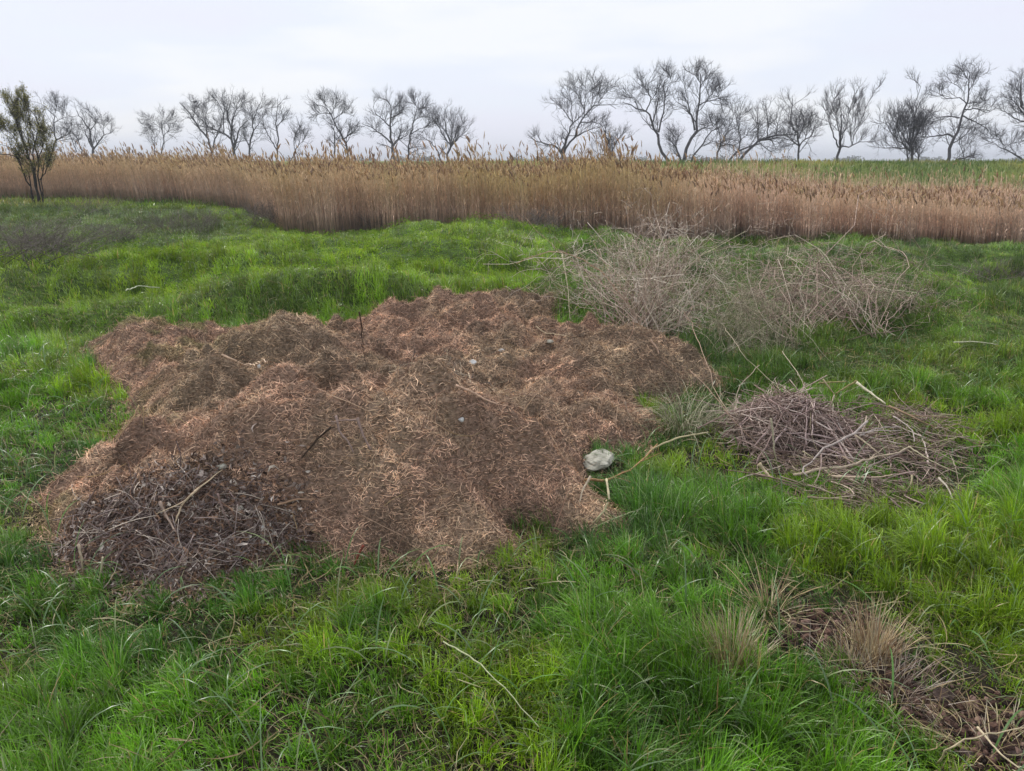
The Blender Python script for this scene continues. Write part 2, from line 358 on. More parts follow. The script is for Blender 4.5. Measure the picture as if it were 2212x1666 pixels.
wd = (r.uniform(.0012, .0034, n)*(1+0.05*yy))[:, None]*np.array([.6, 1, .9, .4])
base = heap_col(xx, yy)*(.66+1.6*vn(xx/.06, yy/.05, 5)*vn(xx/.19+7, yy/.15, 6)**.5)[:, None]
tint = pick([[1.65,1.62,1.54], [.45,.40,.37], [1.1,1.08,1.05], [1.15,1.08,1.0], [1,1.05,1]], [.15,.28,.27,.18,.12], n, r, .22)
o = mesh_obj('loose_straw', *ribbons(P, wd, side, base*tint)[:2], M_STRAW, heap, col=ribbons(P, wd, side, base*tint)[2]); tag(o, kind='stuff')
# pale coarse stalks scattered through the straw, part of the mat
n = 1100; ok = None
xx = r.uniform(-4.6, 2.4, n*3); yy = r.uniform(2.6, 8.2, n*3); ok = heap_mask(xx, yy) > .05; xx = xx[ok][:n]; yy = yy[ok][:n]; n = len(xx)
P, side = lay_fibres(xx, yy, Ht, r.uniform(.08, .30, n), None, 6, r.uniform(.008, .02, n), .10, r, .25)
V, Fs, c = tubes(P, np.full((n, 6), 1)*r.uniform(.0009, .0024, n)[:, None], 3, pick([srgb(200,170,142), srgb(160,126,104), srgb(118,92,76), srgb(176,150,110)], [.3,.35,.25,.1], n, r))
tag(mesh_obj('stalk_litter', V, Fs, M_STRAW, heap, col=c), kind='stuff')

# ------------------------------------------------------------------ dark leaf litter dumped at the front left
r = np.random.default_rng(12)
lx, ly = at(400, 1150)[:2]
lit = empty('leaf_litter_pile', (lx, ly, float(Hg(lx, ly))), 'dark purplish grey dump of dead leaves and twigs at the front left of the heap', 'leaf pile')
def in_poly(poly, n, r, soft=.04):
    P_ = np.array(poly); lo = P_.min(0)-.1; hi = P_.max(0)+.1; xs = []; ys = []
    while sum(map(len, xs)) < n:
        a = r.uniform(lo[0], hi[0], n*2); b = r.uniform(lo[1], hi[1], n*2); k = sdf(a, b, poly) > r.normal(0, soft, n*2)
        xs.append(a[k]); ys.append(b[k])
    return np.concatenate(xs)[:n], np.concatenate(ys)[:n]
parts = []
n = 17000; a, b = in_poly(LITP, n, r, .08); a2, b2 = in_poly(LITP, 1500, r, .28); a = np.r_[a, a2]; b = np.r_[b, b2]; n = len(a)
P, side = lay_fibres(a, b, Ht, r.lognormal(math.log(.022), .45, n).clip(.008, .07), None, 4, r.uniform(0, .022, n), .5, r, .6)
wd = r.lognormal(math.log(.0075), .5, n).clip(.003, .022)[:, None]*np.array([.3, 1, .9, .25])
parts.append(ribbons(P, wd, side, pick([srgb(120,102,92), srgb(74,58,50), srgb(150,136,126), srgb(204,192,178), srgb(144,114,90)], [.28,.26,.18,.07,.21], n, r, .2)))
tag(mesh_obj('dead_leaves', *merge(parts)[:2], M_LITTER, lit, col=merge(parts)[2]), kind='stuff')
n = 420; a, b = in_poly(LITP, n, r, .06)
P, side = lay_fibres(a, b, Ht, r.uniform(.08, .30, n), None, 6, r.uniform(.01, .04, n), .16, r, .35)
V, Fs, c = tubes(P, r.uniform(.001, .0028, n)[:, None]*np.linspace(1, .5, 6), 3, pick([srgb(150,136,130), srgb(112,96,92), srgb(190,176,160), srgb(120,92,76)], [.35,.35,.15,.15], n, r))
tag(mesh_obj('fine_twigs', V, Fs, M_TWIG, lit, col=c), kind='stuff')

# ------------------------------------------------------------------ grass
def blades(x, y, H, L, w0, th0, kap, head, col, K=5, tip=None):
    n = len(x); P = np.zeros((n, K, 3)); P[:, 0] = np.stack([x, y, H(x, y)-.01], -1)
    hv = np.stack([np.cos(head), np.sin(head)], -1); seg = L/(K-1)
    for k in range(1, K):
        th = th0 + kap*((k-.5)/(K-1))**1.3
        P[:, k] = P[:, k-1]; P[:, k, :2] += hv*(np.sin(th)*seg)[:, None]; P[:, k, 2] += np.cos(th)*seg
    side = np.stack([-hv[:, 1], hv[:, 0], np.zeros(n)], -1)
    tw = np.random.default_rng(3).normal(0, .35, n); side[:, 2] = tw; side /= np.linalg.norm(side, axis=1, keepdims=True)
    prof = np.interp(np.linspace(0, 1, K), [0, .35, .75, 1], [.75, 1, .62, .06])
    cc = col[:, None, :]*np.ones((1, K, 1))
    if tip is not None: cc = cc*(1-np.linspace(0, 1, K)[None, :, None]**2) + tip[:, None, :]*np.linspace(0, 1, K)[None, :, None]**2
    return ribbons(P, w0[:, None]*prof[None], side, cc)
BRUSHZ = [W(1160,700), W(1250,560), W(1500,540), W(1900,570), W(2060,660), W(1960,790), W(1640,900), W(1440,760)]
WEEDZ = [W(-80,600), W(60,575), W(330,540,.1), W(520,500,.1), W(560,492), W(450,450,.2), W(0,440,.2), W(-200,440,.2)]
def density(x, y):
    d = np.ones_like(x); hm = heap_mask(x, y) + .22*(fbm(x/.12, y/.12, 2, 5)-.5); d *= sstep(.11, -.07, hm)
    near = y < 6
    m = sdf(x, y, MUD); d *= np.where(near, 1-.93*sstep(-.03, .10, m), 1)
    m = sdf(x, y, MUD2); d *= np.where(near, 1-.45*sstep(-.05, .12, m), 1)
    d *= 1-.75*sstep(-.2, .1, sdf(x, y, SCR))*sstep(.40, .58, fbm(x/.22, y/.2, 2, 4))
    d *= 1-.3*sstep(-.1, .4, sdf(x, y, BRUSHZ))
    d *= sstep(.5, -.3, y-front_y(x/y))
    return d
def gcolor(x, y, n, r, hgt):
    g1 = srgb(100, 154, 34); g2 = srgb(68, 118, 30); g3 = srgb(144, 176, 38); g4 = srgb(128, 156, 104)
    a = fbm(x/1.1+30, y/1.3, 3, 0); b = fbm(x/.45, y/.5+8, 2, 4)
    c = g2[None] + (g1-g2)[None]*sstep(.35, .6, a)[:, None]
    k = (sstep(.5, .68, b)*.55)[:, None]; c = c*(1-k) + g3*k
    # yellower fine growth on the left bank and behind the heap
    yl = (sstep(6.5, 9, y)*sstep(2.0, -.5, x)*.65)[:, None]; c = c*(1-yl) + srgb(134, 164, 36)*yl
    # greyer and rougher right of the heap, dull weeds in the hollow at the far left
    gr = (sstep(.5, 2.5, x)*sstep(4, 6.5, y)*.45)[:, None]; c = c*(1-gr) + srgb(108, 126, 66)*gr
    wz = (sstep(-.4, .8, sdf(x, y, WEEDZ))*.7)[:, None]; c = c*(1-wz) + srgb(72, 92, 46)*wz
    bz = (sstep(-.2, .3, sdf(x, y, BRUSHZ))*.55)[:, None]; c = c*(1-bz) + srgb(62, 98, 34)*bz  # darker green under the brambles: their deep shade is put into the blade colour
    u = r.random(n)
    c = np.where((u < .10)[:, None], g4*np.ones_like(c), c)
    c = np.where((u > .97)[:, None], srgb(168, 152, 106)*np.ones_like(c), c)
    return c*np.clip(r.normal(1, .28, (n, 1)), .4, 1.8)*np.array([1, 1, 1])
r = np.random.default_rng(21)
def scatter(rho0, y0, y1, pw, r, mar=1.15, ymin=1.0):
    ys = np.linspace(y0, y1, 400); wdt = (1.324*ys*mar+1.2); rho = rho0*np.minimum(1, (2.6/ys)**pw)
    cum = np.r_[0, np.cumsum((wdt*rho)[1:]*np.diff(ys))]; n = int(cum[-1])
    y = np.interp(r.random(n)*cum[-1], cum, ys); x = r.uniform(-.5, .5, n)*(1.324*y*mar+1.2)
    return x, y
parts = []
x, y = scatter(17500, 1.15, 36, 1.22, r, 1.25)
k = (y < 22) | ((x < 0) & (r.random(len(x)) < .5)); x = x[k]; y = y[k]
# gather most blades into tufts
cell = .09+.012*y; cxn = np.floor(x/cell+.37*np.floor(y/cell)); cyn = np.floor(y/cell)
hsh = lambda a, b, s: np.modf(np.abs(np.sin(a*12.9898+b*78.233+s*37.719)*43758.5453))[0]
tcx = (cxn-.37*cyn+.2+.6*hsh(cxn, cyn, 1))*cell; tcy = (cyn+.2+.6*hsh(cxn, cyn, 2))*cell
pull = r.random(len(x)) < .6; q = r.uniform(.25, .7, len(x))*pull
x = x + (tcx-x)*q; y = y + (tcy-y)*q
hf = fbm(x/.7, y/.7, 3, 3)
d = density(x, y)*(.8+.5*sstep(.3, .55, hf)); k = r.random(len(x)) < d; x = x[k]; y = y[k]; hf = hf[k]; cxn = cxn[k]; cyn = cyn[k]; tcx = tcx[k]; tcy = tcy[k]; pull = pull[k]; n = len(x)
tuft = .55+.8*hsh(cxn, cyn, 3)
hm = heap_mask(x, y)
L = (.065+.115*sstep(.3, .75, hf))*tuft*r.uniform(.55, 1.25, n)
L *= 1-.15*sstep(6.5, 9, y)*sstep(2, -.5, x)
L *= 1-.45*sstep(-.35, -.05, hm)*sstep(.1, -.4, x)*(y < 4)
L *= 1+.45*sstep(-.35, -.05, hm)*sstep(-.1, .15, x)*(y < 4.2)
L *= 1-.5*sstep(-.12, .05, sdf(x, y, MUD2))*(y < 5)
L *= 1-.35*sstep(-.5, -.05, sdf(x, y, SCR))
q_ = W(1295, 1045); L *= 1-.6*gauss(x, y, q_[0], q_[1], .16, .22)
q_ = W(1270, 660, .1); L *= 1+.9*gauss(x, y, q_[0], q_[1], .55, .5)
wind = fbm(x/1.7, y/1.7, 2, 7)*2*math.pi*1.2 - .6
outw = np.arctan2(y-tcy, x-tcx); head = np.where(pull & (r.random(n) < .3), outw + r.normal(0, .5, n), wind + r.normal(0, 1.0, n))
th0 = np.abs(r.normal(.16, .22, n)); kap = np.clip(r.normal(.95, .7, n), -.1, 2.5)
w0 = r.uniform(.0022, .0043, n)*(1+.11*np.maximum(y-2.5, 0)); w0 = np.where(r.random(n) < .08, w0*1.6, w0)
col = gcolor(x, y, n, r, L); col *= (.62+.76*hsh(cxn, cyn, 5))[:, None]*np.array([1.04, .98, .95])
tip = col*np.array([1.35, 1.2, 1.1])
near = y < 4.5
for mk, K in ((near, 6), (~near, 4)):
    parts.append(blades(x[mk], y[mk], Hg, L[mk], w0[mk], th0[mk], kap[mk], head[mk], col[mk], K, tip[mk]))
print('grass blades', n)
# long drooping broad blades that catch the light
x, y = scatter(70, 1.2, 7, .6, r); k = r.random(len(x)) < density(x, y); x = x[k]; y = y[k]; n = len(x)
parts.append(blades(x, y, Hg, r.uniform(.18, .32, n), r.uniform(.004, .0075, n), np.abs(r.normal(.25, .15, n)), r.uniform(1.1, 2.2, n), r.uniform(0, 6.28, n),
      pick([srgb(112,140,92), srgb(92,132,60), srgb(140,152,104)], [.4,.4,.2], n, r), 8))
# small leafy weeds on the bank behind the heap
x, y = scatter(1500, 7.5, 18, .9, r, 1.1); k = (r.random(len(x)) < density(x, y)*sstep(2.5, -.5, x)*sstep(.4, .6, fbm(x/.8, y/.8, 2, 5))); x = x[k]; y = y[k]; n = len(x)
ang = r.uniform(0, 6.28, n); hz = Hg(x, y) + r.uniform(.05, .16, n); dv = np.stack([np.cos(ang), np.sin(ang), r.uniform(-.2, .8, n)], -1); dv /= np.linalg.norm(dv, axis=1, keepdims=True)
ll = r.uniform(.012, .028, n)*(y/8)**.5; Pc = np.stack([x, y, hz], -1); P = np.stack([Pc, Pc+dv*(ll*.5)[:, None], Pc+dv*ll[:, None]-np.array([0, 0, .006])], 1)
sd_ = np.cross(dv, r.normal(size=(n, 3))); sd_ /= np.linalg.norm(sd_, axis=1, keepdims=True)
V, Fs, c = ribbons(P, (ll*.55)[:, None]*np.array([.3, 1, .2]), sd_, pick([srgb(120,152,40), srgb(88,126,34), srgb(134,158,52)], [.5,.35,.15], n, r))
tag(mesh_obj('ground_weeds', V, Fs, M_LEAF, col=c), 'tiny yellow green leaved weeds growing through the grass bank behind the heap', 'weeds', kind='stuff')
V, Fs, c = merge(parts)
tag(mesh_obj('grass', V, Fs, M_GRASS, col=c), 'lush green spring grass growing thickly all round the brown heap', 'grass', kind='stuff')
# thatch: dry blades lying in the bottom of the sward
x, y = scatter(650, 1.15, 9, .8, r); k = heap_mask(x, y) < -.02; x = x[k]; y = y[k]; n = len(x)
P, side = lay_fibres(x, y, Hg, r.uniform(.05, .2, n), None, 5, r.uniform(.0, .05, n), .2, r, .4)
V, Fs, c = ribbons(P, r.uniform(.0018, .004, n)[:, None]*np.array([.6, 1, 1, .8, .3]), side, pick([srgb(150,134,98), srgb(112,98,70), srgb(176,166,130), srgb(104,110,62)], [.3,.3,.15,.25], n, r))
tag(mesh_obj('grass_thatch', V, Fs, M_STRAW, col=c), 'dry dead blades lying low between the green grass tufts', 'dead grass', kind='stuff')
# dyke grass beyond the reeds
n = 52000; x = r.uniform(-34, 44, n); y = r.uniform(26, 41.5, n)
a = fbm(x/3, y/3, 3, 2); a = sstep(.3, .7, a); c = srgb(84, 112, 34)*(1-a[:, None]) + srgb(158, 152, 78)*a[:, None]; c = c*r.normal(1, .2, (n, 1)).clip(.5, 1.5)
V, Fs, c = blades(x, y, Hg, r.uniform(.1, .28, n), r.uniform(.02, .045, n), np.abs(r.normal(.2, .2, n)), r.uniform(0, 1, n), r.uniform(0, 6.28, n), c, 3)
tag(mesh_obj('bank_grass', V, Fs, M_GRASS, col=c), 'olive green grass covering the low bank beyond the reeds under the bare trees', 'grass', kind='stuff')

# ------------------------------------------------------------------ reeds
r = np.random.default_rng(31)
n = 54000
u = r.uniform(-.80, .80, n); fy = front_y(u); dep = 7.5*r.random(n)**1.35-.5*r.random(n)**4; dep = np.where((u > .12) & (r.random(n) < .13), r.uniform(7, 14, n), dep); y = fy + dep + .9*(fbm(u*26, u*0, 3, 1)-.5)*2; x = u*y
hpx = np.interp(u, [(p-CX)/1741 for p in (-400, 0, 350, 550, 800, 1100, 1350, 1520, 1700, 1900, 2212, 2700)], [1.60, 1.58, 1.60, 1.58, 1.60, 1.56, 1.52, 1.42, 1.14, .96, .88, .85])
h = hpx*(.70+.34*fbm(x/1.1, y/1.3, 3, 5))*(1+.12*(vn(x/2.6, y/9, 3)-.5))*r.normal(1, .07, n).clip(.55, 1.2)
clump = sstep(.5, .75, fbm(x/1.2+7, y/2, 2, 6)); tall = r.random(n) < .02+.10*clump*(u < .16); h = np.where(tall & (u < .25), h*r.uniform(1.08, 1.32, n), h)
h = np.where((u > .25) & (r.random(n) < .06), h*r.uniform(1.2, 1.6, n), h)
leanx = r.normal(-.05, .06, n) - .10*gauss(u, u*0, -.42, 0, .09, 1); leany = r.normal(0, .06, n)
z0 = Hg(x, y); K = 4; s_ = np.linspace(0, 1, K)
P = np.zeros((n, K, 3)); P[:, :, 0] = x[:, None] + (leanx*h)[:, None]*s_**1.6; P[:, :, 1] = y[:, None] + (leany*h)[:, None]*s_**1.6; P[:, :, 2] = z0[:, None] + h[:, None]*s_
pink = srgb(232, 196, 176); gold = srgb(212, 184, 142); grey = srgb(212, 188, 170); oliv = srgb(200, 178, 122)
pt = fbm(x/2.5, y/2.5, 3, 4); stemc = pink*(1-pt[:, None]) + grey*pt[:, None]; stemc = stemc*r.normal(1, .2, (n, 1)).clip(.4, 1.6)
up = (gold if True else 0)*sstep(.35, .6, pt)[:, None] + oliv*(1-sstep(.35, .6, pt))[:, None]
rsh = sstep(.1, .35, u)[:, None]; up = up*(1-.6*rsh) + srgb(220, 186, 164)*.6*rsh
up = up*r.normal(1, .18, (n, 1)).clip(.5, 1.5)
colk = stemc[:, None]*(1-s_[None, :, None]**1.5) + up[:, None]*s_[None, :, None]**1.5
parts = [tubes(P, np.full((n, K), 1)*r.uniform(.003, .0058, n)[:, None]*np.linspace(1, .5, K), 3, colk)]
for j in range(4):
    kk = r.random(n) < (.9 if j < 2 else .6); m = kk.sum(); t = r.uniform(.25, .97, m); b = P[kk, 0] + 0
    f = t**1.6; b = np.stack([x[kk]+(leanx*h)[kk]*f, y[kk]+(leany*h)[kk]*f, z0[kk]+h[kk]*t], -1)
    a = r.uniform(0, 6.28, m); L = r.uniform(.12, .30, m)*(h[kk]/1.7); dv = np.stack([np.cos(a)*.5, np.sin(a)*.5, r.uniform(.5, 1, m)], -1)
    P3 = np.stack([b, b+dv*(L*.5)[:, None], b+dv*(L*.9)[:, None]-np.array([0, 0, 1])*(L*r.uniform(.05, .5, m))[:, None]], 1)
    sd_ = np.stack([-np.sin(a), np.cos(a), r.normal(0, .5, m)], -1); sd_ /= np.linalg.norm(sd_, axis=1, keepdims=True)
    tt = t[:, None]; cc = (stemc[kk]*(1-tt) + up[kk]*tt)*r.normal(1.05, .2, (m, 1)).clip(.5, 1.6)
    parts.append(ribbons(P3, r.uniform(.008, .016, m)[:, None]*np.array([.8, 1, .1]), sd_, cc))
# plumes
kk = (r.random(n) < np.where(u > .22, .12, .22)) | tall; m = kk.sum(); b = P[kk, -1]; a = np.arctan2(leany[kk], leanx[kk]) + r.normal(0, .5, m)
pl = r.uniform(.10, .22, m)*np.where(tall[kk], 1.15, .85); dr = r.uniform(.1, .7, m)
Kp = 5; sp = np.linspace(0, 1, Kp); PP = np.zeros((m, Kp, 3))
PP[:, :, 0] = b[:, 0:1] + (np.cos(a)*pl*dr)[:, None]*sp**1.5; PP[:, :, 1] = b[:, 1:2] + (np.sin(a)*pl*dr)[:, None]*sp**1.5; PP[:, :, 2] = b[:, 2:3] + pl[:, None]*(sp-.25*sp**3*dr[:, None])
prof = np.array([.15, .9, 1, .6, .08]); rad = r.uniform(.010, .022, m)[:, None]*prof*r.uniform(.7, 1.3, (m, Kp))
parts.append(tubes(PP, rad, 4, pick([srgb(190,160,122), srgb(150,124,102), srgb(214,188,146), srgb(172,138,108)], [.4,.2,.2,.2], m, r)))
for j in range(3):   # loose awns that break the plume outline
    t = r.uniform(.1, .9, m); i0 = (t*(Kp-1)).astype(int); bb = PP[np.arange(m), i0]; dv = r.normal(size=(m, 3)); dv[:, 2] = np.abs(dv[:, 2])+.8; dv /= np.linalg.norm(dv, axis=1, keepdims=True)
    ln = r.uniform(.03, .08, m); P3 = np.stack([bb, bb+dv*ln[:, None]], 1); sd_ = np.cross(dv, r.normal(size=(m, 3))); sd_ /= np.linalg.norm(sd_, axis=1, keepdims=True)
    parts.append(ribbons(P3, np.ones((m, 1))*np.array([.012, .004]), sd_, pick([srgb(170,138,96), srgb(130,100,76)], [.6,.4], m, r)))
V, Fs, c = merge(parts)
tag(mesh_obj('reed_bed', V, Fs, M_REED, col=c), 'wide band of dry tan and pinkish brown reeds with feathery plumes behind the grass', 'reeds', kind='stuff')
print('reed verts', len(V))

# ------------------------------------------------------------------ trees
def tree(name, label, limbs, Y, r0, seed, n1=10, n2=6, n3=5, lf=.42, up=.12, mat=M_BARK, spread=.5, group='bare trees along the skyline', cat='tree', rt=.22, t0=.2, leaves=None):
    r = np.random.default_rng(seed); r0 = r0*(.78 if mat is M_BARK else 1); n1 = int(n1*1.15); n2 = int(n2*1.15); n3 = n3+2; lf = lf*1.1; bark = mat is M_BARK
    base = atY(*limbs[0][0], Y); gz = float(Hg(base[0], Y)); base[2] = gz
    root = empty(name, tuple(base), label, cat, group)
    polys = []; rads = []
    for li, lb in enumerate(limbs):
        off = 0 if li == 0 else r.uniform(-spread, spread)
        pts = []
        # start depth: continue from the limb it grows out of
        y0 = Y
        if li > 0:
            best = min(((abs(q2[0]-lb[0][0])+abs(q2[1]-lb[0][1]), yy_, rr_) for (q, ys_, rs_) in polys for q2, yy_, rr_ in zip(q, ys_, rs_)), key=lambda t: t[0])
            y0 = best[1] if best[0] < 60 else Y; rs = best[2]*.75 if best[0] < 60 else r0*.7
        else: rs = r0
        m = len(lb); ys_ = [y0 + off*(j/(m-1)) for j in range(m)]
        q = lb; dense_q = []; dense_y = []; dense_r = []
        for j in range(m-1):
            for f in (0, .25, .5, .75):
                dense_q.append((q[j][0]*(1-f)+q[j+1][0]*f, q[j][1]*(1-f)+q[j+1][1]*f)); dense_y.append(ys_[j]*(1-f)+ys_[j+1]*f)
                dense_r.append(rs*(1-(1-rt)*((j+f)/(m-1))))
        dense_q.append(q[-1]); dense_y.append(ys_[-1]); dense_r.append(rs*rt)
        polys.append((dense_q, dense_y, dense_r))
        W3 = [atY(a[0], a[1], yv) for a, yv in zip(lb, ys_)]
        if li == 0 and W3[0][2] > gz: W3[0][2] = gz - .1
        elif W3[0][2] < gz+.3: W3[0][2] = gz-.1
        W3 = resample(W3, 12, .12, r); rads.append((W3, np.linspace(rs, rs*rt, 12)))
    PL = np.stack([a for a, b in rads]); RL = np.stack([b for a, b in rads])
    tr = PL[:1]; V, Fs, c = tubes(PL[:1], RL[:1], 8); 
    V0, F0, _ = tubes(PL[:1], RL[:1], 8)
    mesh_obj('trunk', V0, F0, mat, root)
    parts = []
    dm = lambda V: np.zeros((len(V), 3))
    if len(PL) > 1:
        V, Fs, _ = tubes(PL[1:], RL[1:], 6); parts.append((V, Fs, dm(V)))
    A, RA = sprout(PL, RL, n1, 6, 44, lf, up, r, t0, .42, .75 if bark else .3, .2, 1.15); RA = np.maximum(RA, .011 if mat is M_BARK else .004); parts.append(tubes(A, RA, 4)[:2]+(None,))
    B, RB = sprout(A, RA, n2, 5, 38, .6, up, r, .15, .55, .42 if bark else .2, .2, 1.0); RB = np.maximum(RB, .0048 if mat is M_BARK else .003); parts.append(tubes(B, RB, 3)[:2]+(None,))
    if n3:
        D, RD = sprout(B, RB, n3, 4, 34, .7, up, r, .1, .6, .25 if bark else .18, .18); RD = np.maximum(RD, .0021 if mat is M_BARK else .002); parts.append(tubes(D, RD, 3)[:2]+(None,))
    parts = [(V, Fs, dm(V)) for V, Fs, _ in parts]
    V, Fs, c = merge(parts); mesh_obj('crown', V, Fs, mat, root)
    if leaves:
        src = D if n3 else B; m = leaves; pi = r.integers(0, len(src), m); ki = r.integers(0, src.shape[1], m); b = src[pi, ki] + r.normal(0, .03, (m, 3))
        dv = r.normal(size=(m, 3)); dv[:, 2] += .8; dv /= np.linalg.norm(dv, axis=1, keepdims=True); ll = r.uniform(.02, .05, m)
        P3 = np.stack([b, b+dv*(ll*.5)[:, None], b+dv*ll[:, None]], 1); sd_ = np.cross(dv, r.normal(size=(m, 3))); sd_ /= np.linalg.norm(sd_, axis=1, keepdims=True)
        V, Fs, c = ribbons(P3, (ll*.6)[:, None]*np.array([.3, 1, .15]), sd_, pick([srgb(136,134,66), srgb(172,164,96), srgb(100,102,52), srgb(214,206,180)], [.40,.28,.2,.12], m, r))
        mesh_obj('young_leaves', V, Fs, M_LEAF, root, col=c)
    return root
k5 = 500/2212; kF = 400/2082
fA = lambda *L: [S(l, 320, 200, k5) for l in L]
fB = lambda *L: [S(l, 740, 200, k5) for l in L]
fC = lambda *L: [S(l, 1260, 150, k5) for l in L]
fD = lambda *L: [S(l, 1660, 150, k5) for l in L]
fE = lambda *L: [S(l, 2060, 150, k5) for l in L]
fF = lambda *L: [S(l, 0, 200, kF) for l in L]
TR = 'bare_tree'
tree(TR, 'small bare crooked tree just right of the leafing shrub at the far left', fF([(640,990),(700,860),(740,780),(700,680),(705,560),(715,430),(640,380),(530,310)], [(740,780),(820,740),(900,700)], [(705,560),(830,490),(835,370)], [(700,680),(620,700),(560,620)], [(715,430),(740,300)]), 58, .09, 1, 12)
tree(TR, 'bare tree with a forked trunk standing alone in the left sky gap', fF([(1205,1010),(1220,900),(1180,800),(1175,700),(1180,650),(1100,580),(1060,480),(1000,400)], [(1180,650),(1240,570),(1240,500),(1140,380)], [(1220,900),(1300,790),(1350,720),(1440,690)], [(1200,880),(1130,740),(1080,600)], [(1350,720),(1340,560),(1300,470)]), 58, .12, 2, 9)
tree(TR, 'low two stemmed bare sapling left of the forked lone tree', fF([(1080,960),(1030,820),(970,720),(930,650)], [(1000,940),(960,830),(900,700),(880,640)]), 58, .07, 3, 9, 5, 4)
tree(TR, 'small round headed bare tree behind the leaning reed plumes', fA([(335,860),(385,740),(395,670),(375,540),(370,440),(400,380)], [(375,540),(280,470),(210,430)], [(385,640),(430,580),(520,540)], [(290,840),(295,650),(290,590)], [(375,500),(480,430)], [(280,470),(240,540)]), 62, .07, 4, 10)
t_bird = tree(TR, 'wide bare tree sweeping up to the left with a bird in its top', fA([(930,800),(900,680),(840,590),(780,500),(720,430),(650,320),(570,250)], [(940,760),(970,620),(1010,540),(1040,450),(1060,380)], [(870,640),(870,520),(850,430),(760,400)], [(720,430),(740,340),(736,256)], [(850,430),(880,330),(860,250)]), 60, .12, 5, 11)
tree(TR, 'tall many limbed bare tree at the centre of the left hand tree clump', fA([(1180,830),(1145,660),(1140,560),(1130,480),(1100,360),(1130,290)], [(1145,660),(1060,590),(980,560),(880,520),(820,440),(700,330)], [(1140,560),(1160,430),(1200,330),(1300,230)], [(1170,760),(1220,590),(1260,510),(1330,440)], [(1060,590),(1050,360),(1000,250),(950,190)], [(1100,360),(1040,260),(1010,200)], [(1200,330),(1210,230)]), 60, .15, 6, 10)
tree(TR, 'bare tree with two rising limbs on the right of the left hand clump', fA([(1350,810),(1340,720),(1370,630),(1390,560),(1390,440),(1420,330),(1470,250)], [(1340,720),(1300,660),(1285,590)], [(1390,560),(1440,500),(1490,410)], [(1385,430),(1330,330)], [(1420,330),(1500,300),(1560,320)]), 60, .10, 7, 10)
tree(TR, 'thin bare tree with a straight stem between the clump and the little bare shrub', fA([(1655,830),(1655,650),(1640,520),(1640,400),(1660,280),(1700,250)], [(1645,770),(1590,670),(1530,570),(1490,470),(1480,400)], [(1640,520),(1700,460),(1740,430)]), 60, .09, 8, 9, 5)
tree(TR, 'little bare shrub leaning right above the reeds beside a sky gap', fA([(1780,880),(1850,790),(1890,720),(1910,620),(1890,480)], [(1890,720),(1960,650),(1980,580)], [(1850,790),(1830,700),(1850,600)]), 60, .06, 9, 10, 5)
tree(TR, 'bare tree leaning left with a heavy twiggy head and a low side stem', fB([(600,870),(550,720),(520,630),(470,530),(410,440),(400,370),(330,300),(220,280)], [(430,840),(425,650),(430,580),(420,480)], [(400,370),(430,300),(460,240)], [(410,440),(500,380),(590,340)], [(520,660),(600,600),(660,560)], [(330,300),(320,230)], [(400,370),(300,370),(190,400)]), 56, .11, 10, 11)
tree(TR, 'bare tree with one long limb reaching left and a dark upright trunk', fB([(1090,900),(1065,760),(1055,620),(1030,510),(1050,420),(1080,300),(1050,250),(960,205)], [(1055,700),(990,640),(920,580),(840,530),(730,480)], [(1030,510),(960,440),(880,370),(850,300)], [(1070,740),(1110,670),(1180,640),(1240,600)], [(1050,420),(1120,390),(1170,350)], [(1080,300),(1150,280)]), 54, .13, 11, 10)
tree(TR, 'slender bare tree with a tufted tip just right of the upright trunk', fB([(1230,890),(1250,720),(1270,600),(1290,500),(1330,360),(1360,240)], [(1250,760),(1330,740)], [(1270,600),(1370,540),(1450,520)], [(1300,450),(1400,400)], [(1330,330),(1430,300)], [(1340,300),(1290,240)]), 54, .09, 12, 9)
tree(TR, 'short bare sapling arching left below the fan shaped tree', fB([(1605,890),(1560,770),(1500,700),(1410,640),(1370,600)]), 54, .07, 13, 9, 4)
tree(TR, 'fan shaped bare tree with a dense broom of twigs right of the middle left gap', fB([(1670,930),(1690,800),(1720,730),(1680,620),(1650,500),(1640,370)], [(1720,730),(1650,650),(1580,520),(1500,400)], [(1720,730),(1770,600),(1850,480)], [(1720,730),(1790,650),(1880,570)], [(1720,730),(1720,600),(1750,430)], [(1690,620),(1600,500),(1560,420)]), 52, .11, 14, 10, 6, 4, .34, .25)
tree(TR, 'big spreading bare tree with a V forked trunk in the middle of the skyline', fC([(630,1180),(655,1050),(655,960),(700,850),(760,690),(850,620)], [(655,1060),(700,950),(790,850),(830,730),(890,620),(960,560),(1040,480),(1180,490),(1240,540)], [(790,850),(900,790),(1030,740),(1100,800)], [(645,1050),(580,960),(480,935),(350,900),(260,830)], [(760,690),(740,560),(750,450),(680,350)], [(890,620),(890,480),(910,340),(900,240)], [(1040,480),(1110,380),(1170,300)], [(760,690),(660,560),(580,480)], [(890,540),(820,400),(760,290)], [(850,690),(970,680),(1060,700),(1120,800),(1140,950)], [(910,380),(990,300),(1010,260)], [(960,560),(980,420),(1060,360)]), 46, .13, 15, 10, 6, 4, .36)
tree(TR, 'low crooked bare tree lying over to the left beside the V forked one', fC([(1370,1190),(1280,1120),(1190,1070),(1120,1050),(1050,1040)], [(1200,1070),(1210,980),(1260,870),(1330,860),(1340,960)], [(1205,1000),(1150,900),(1120,820),(1130,740)], [(1190,1070),(1180,980)]), 46, .08, 16, 9, 5)
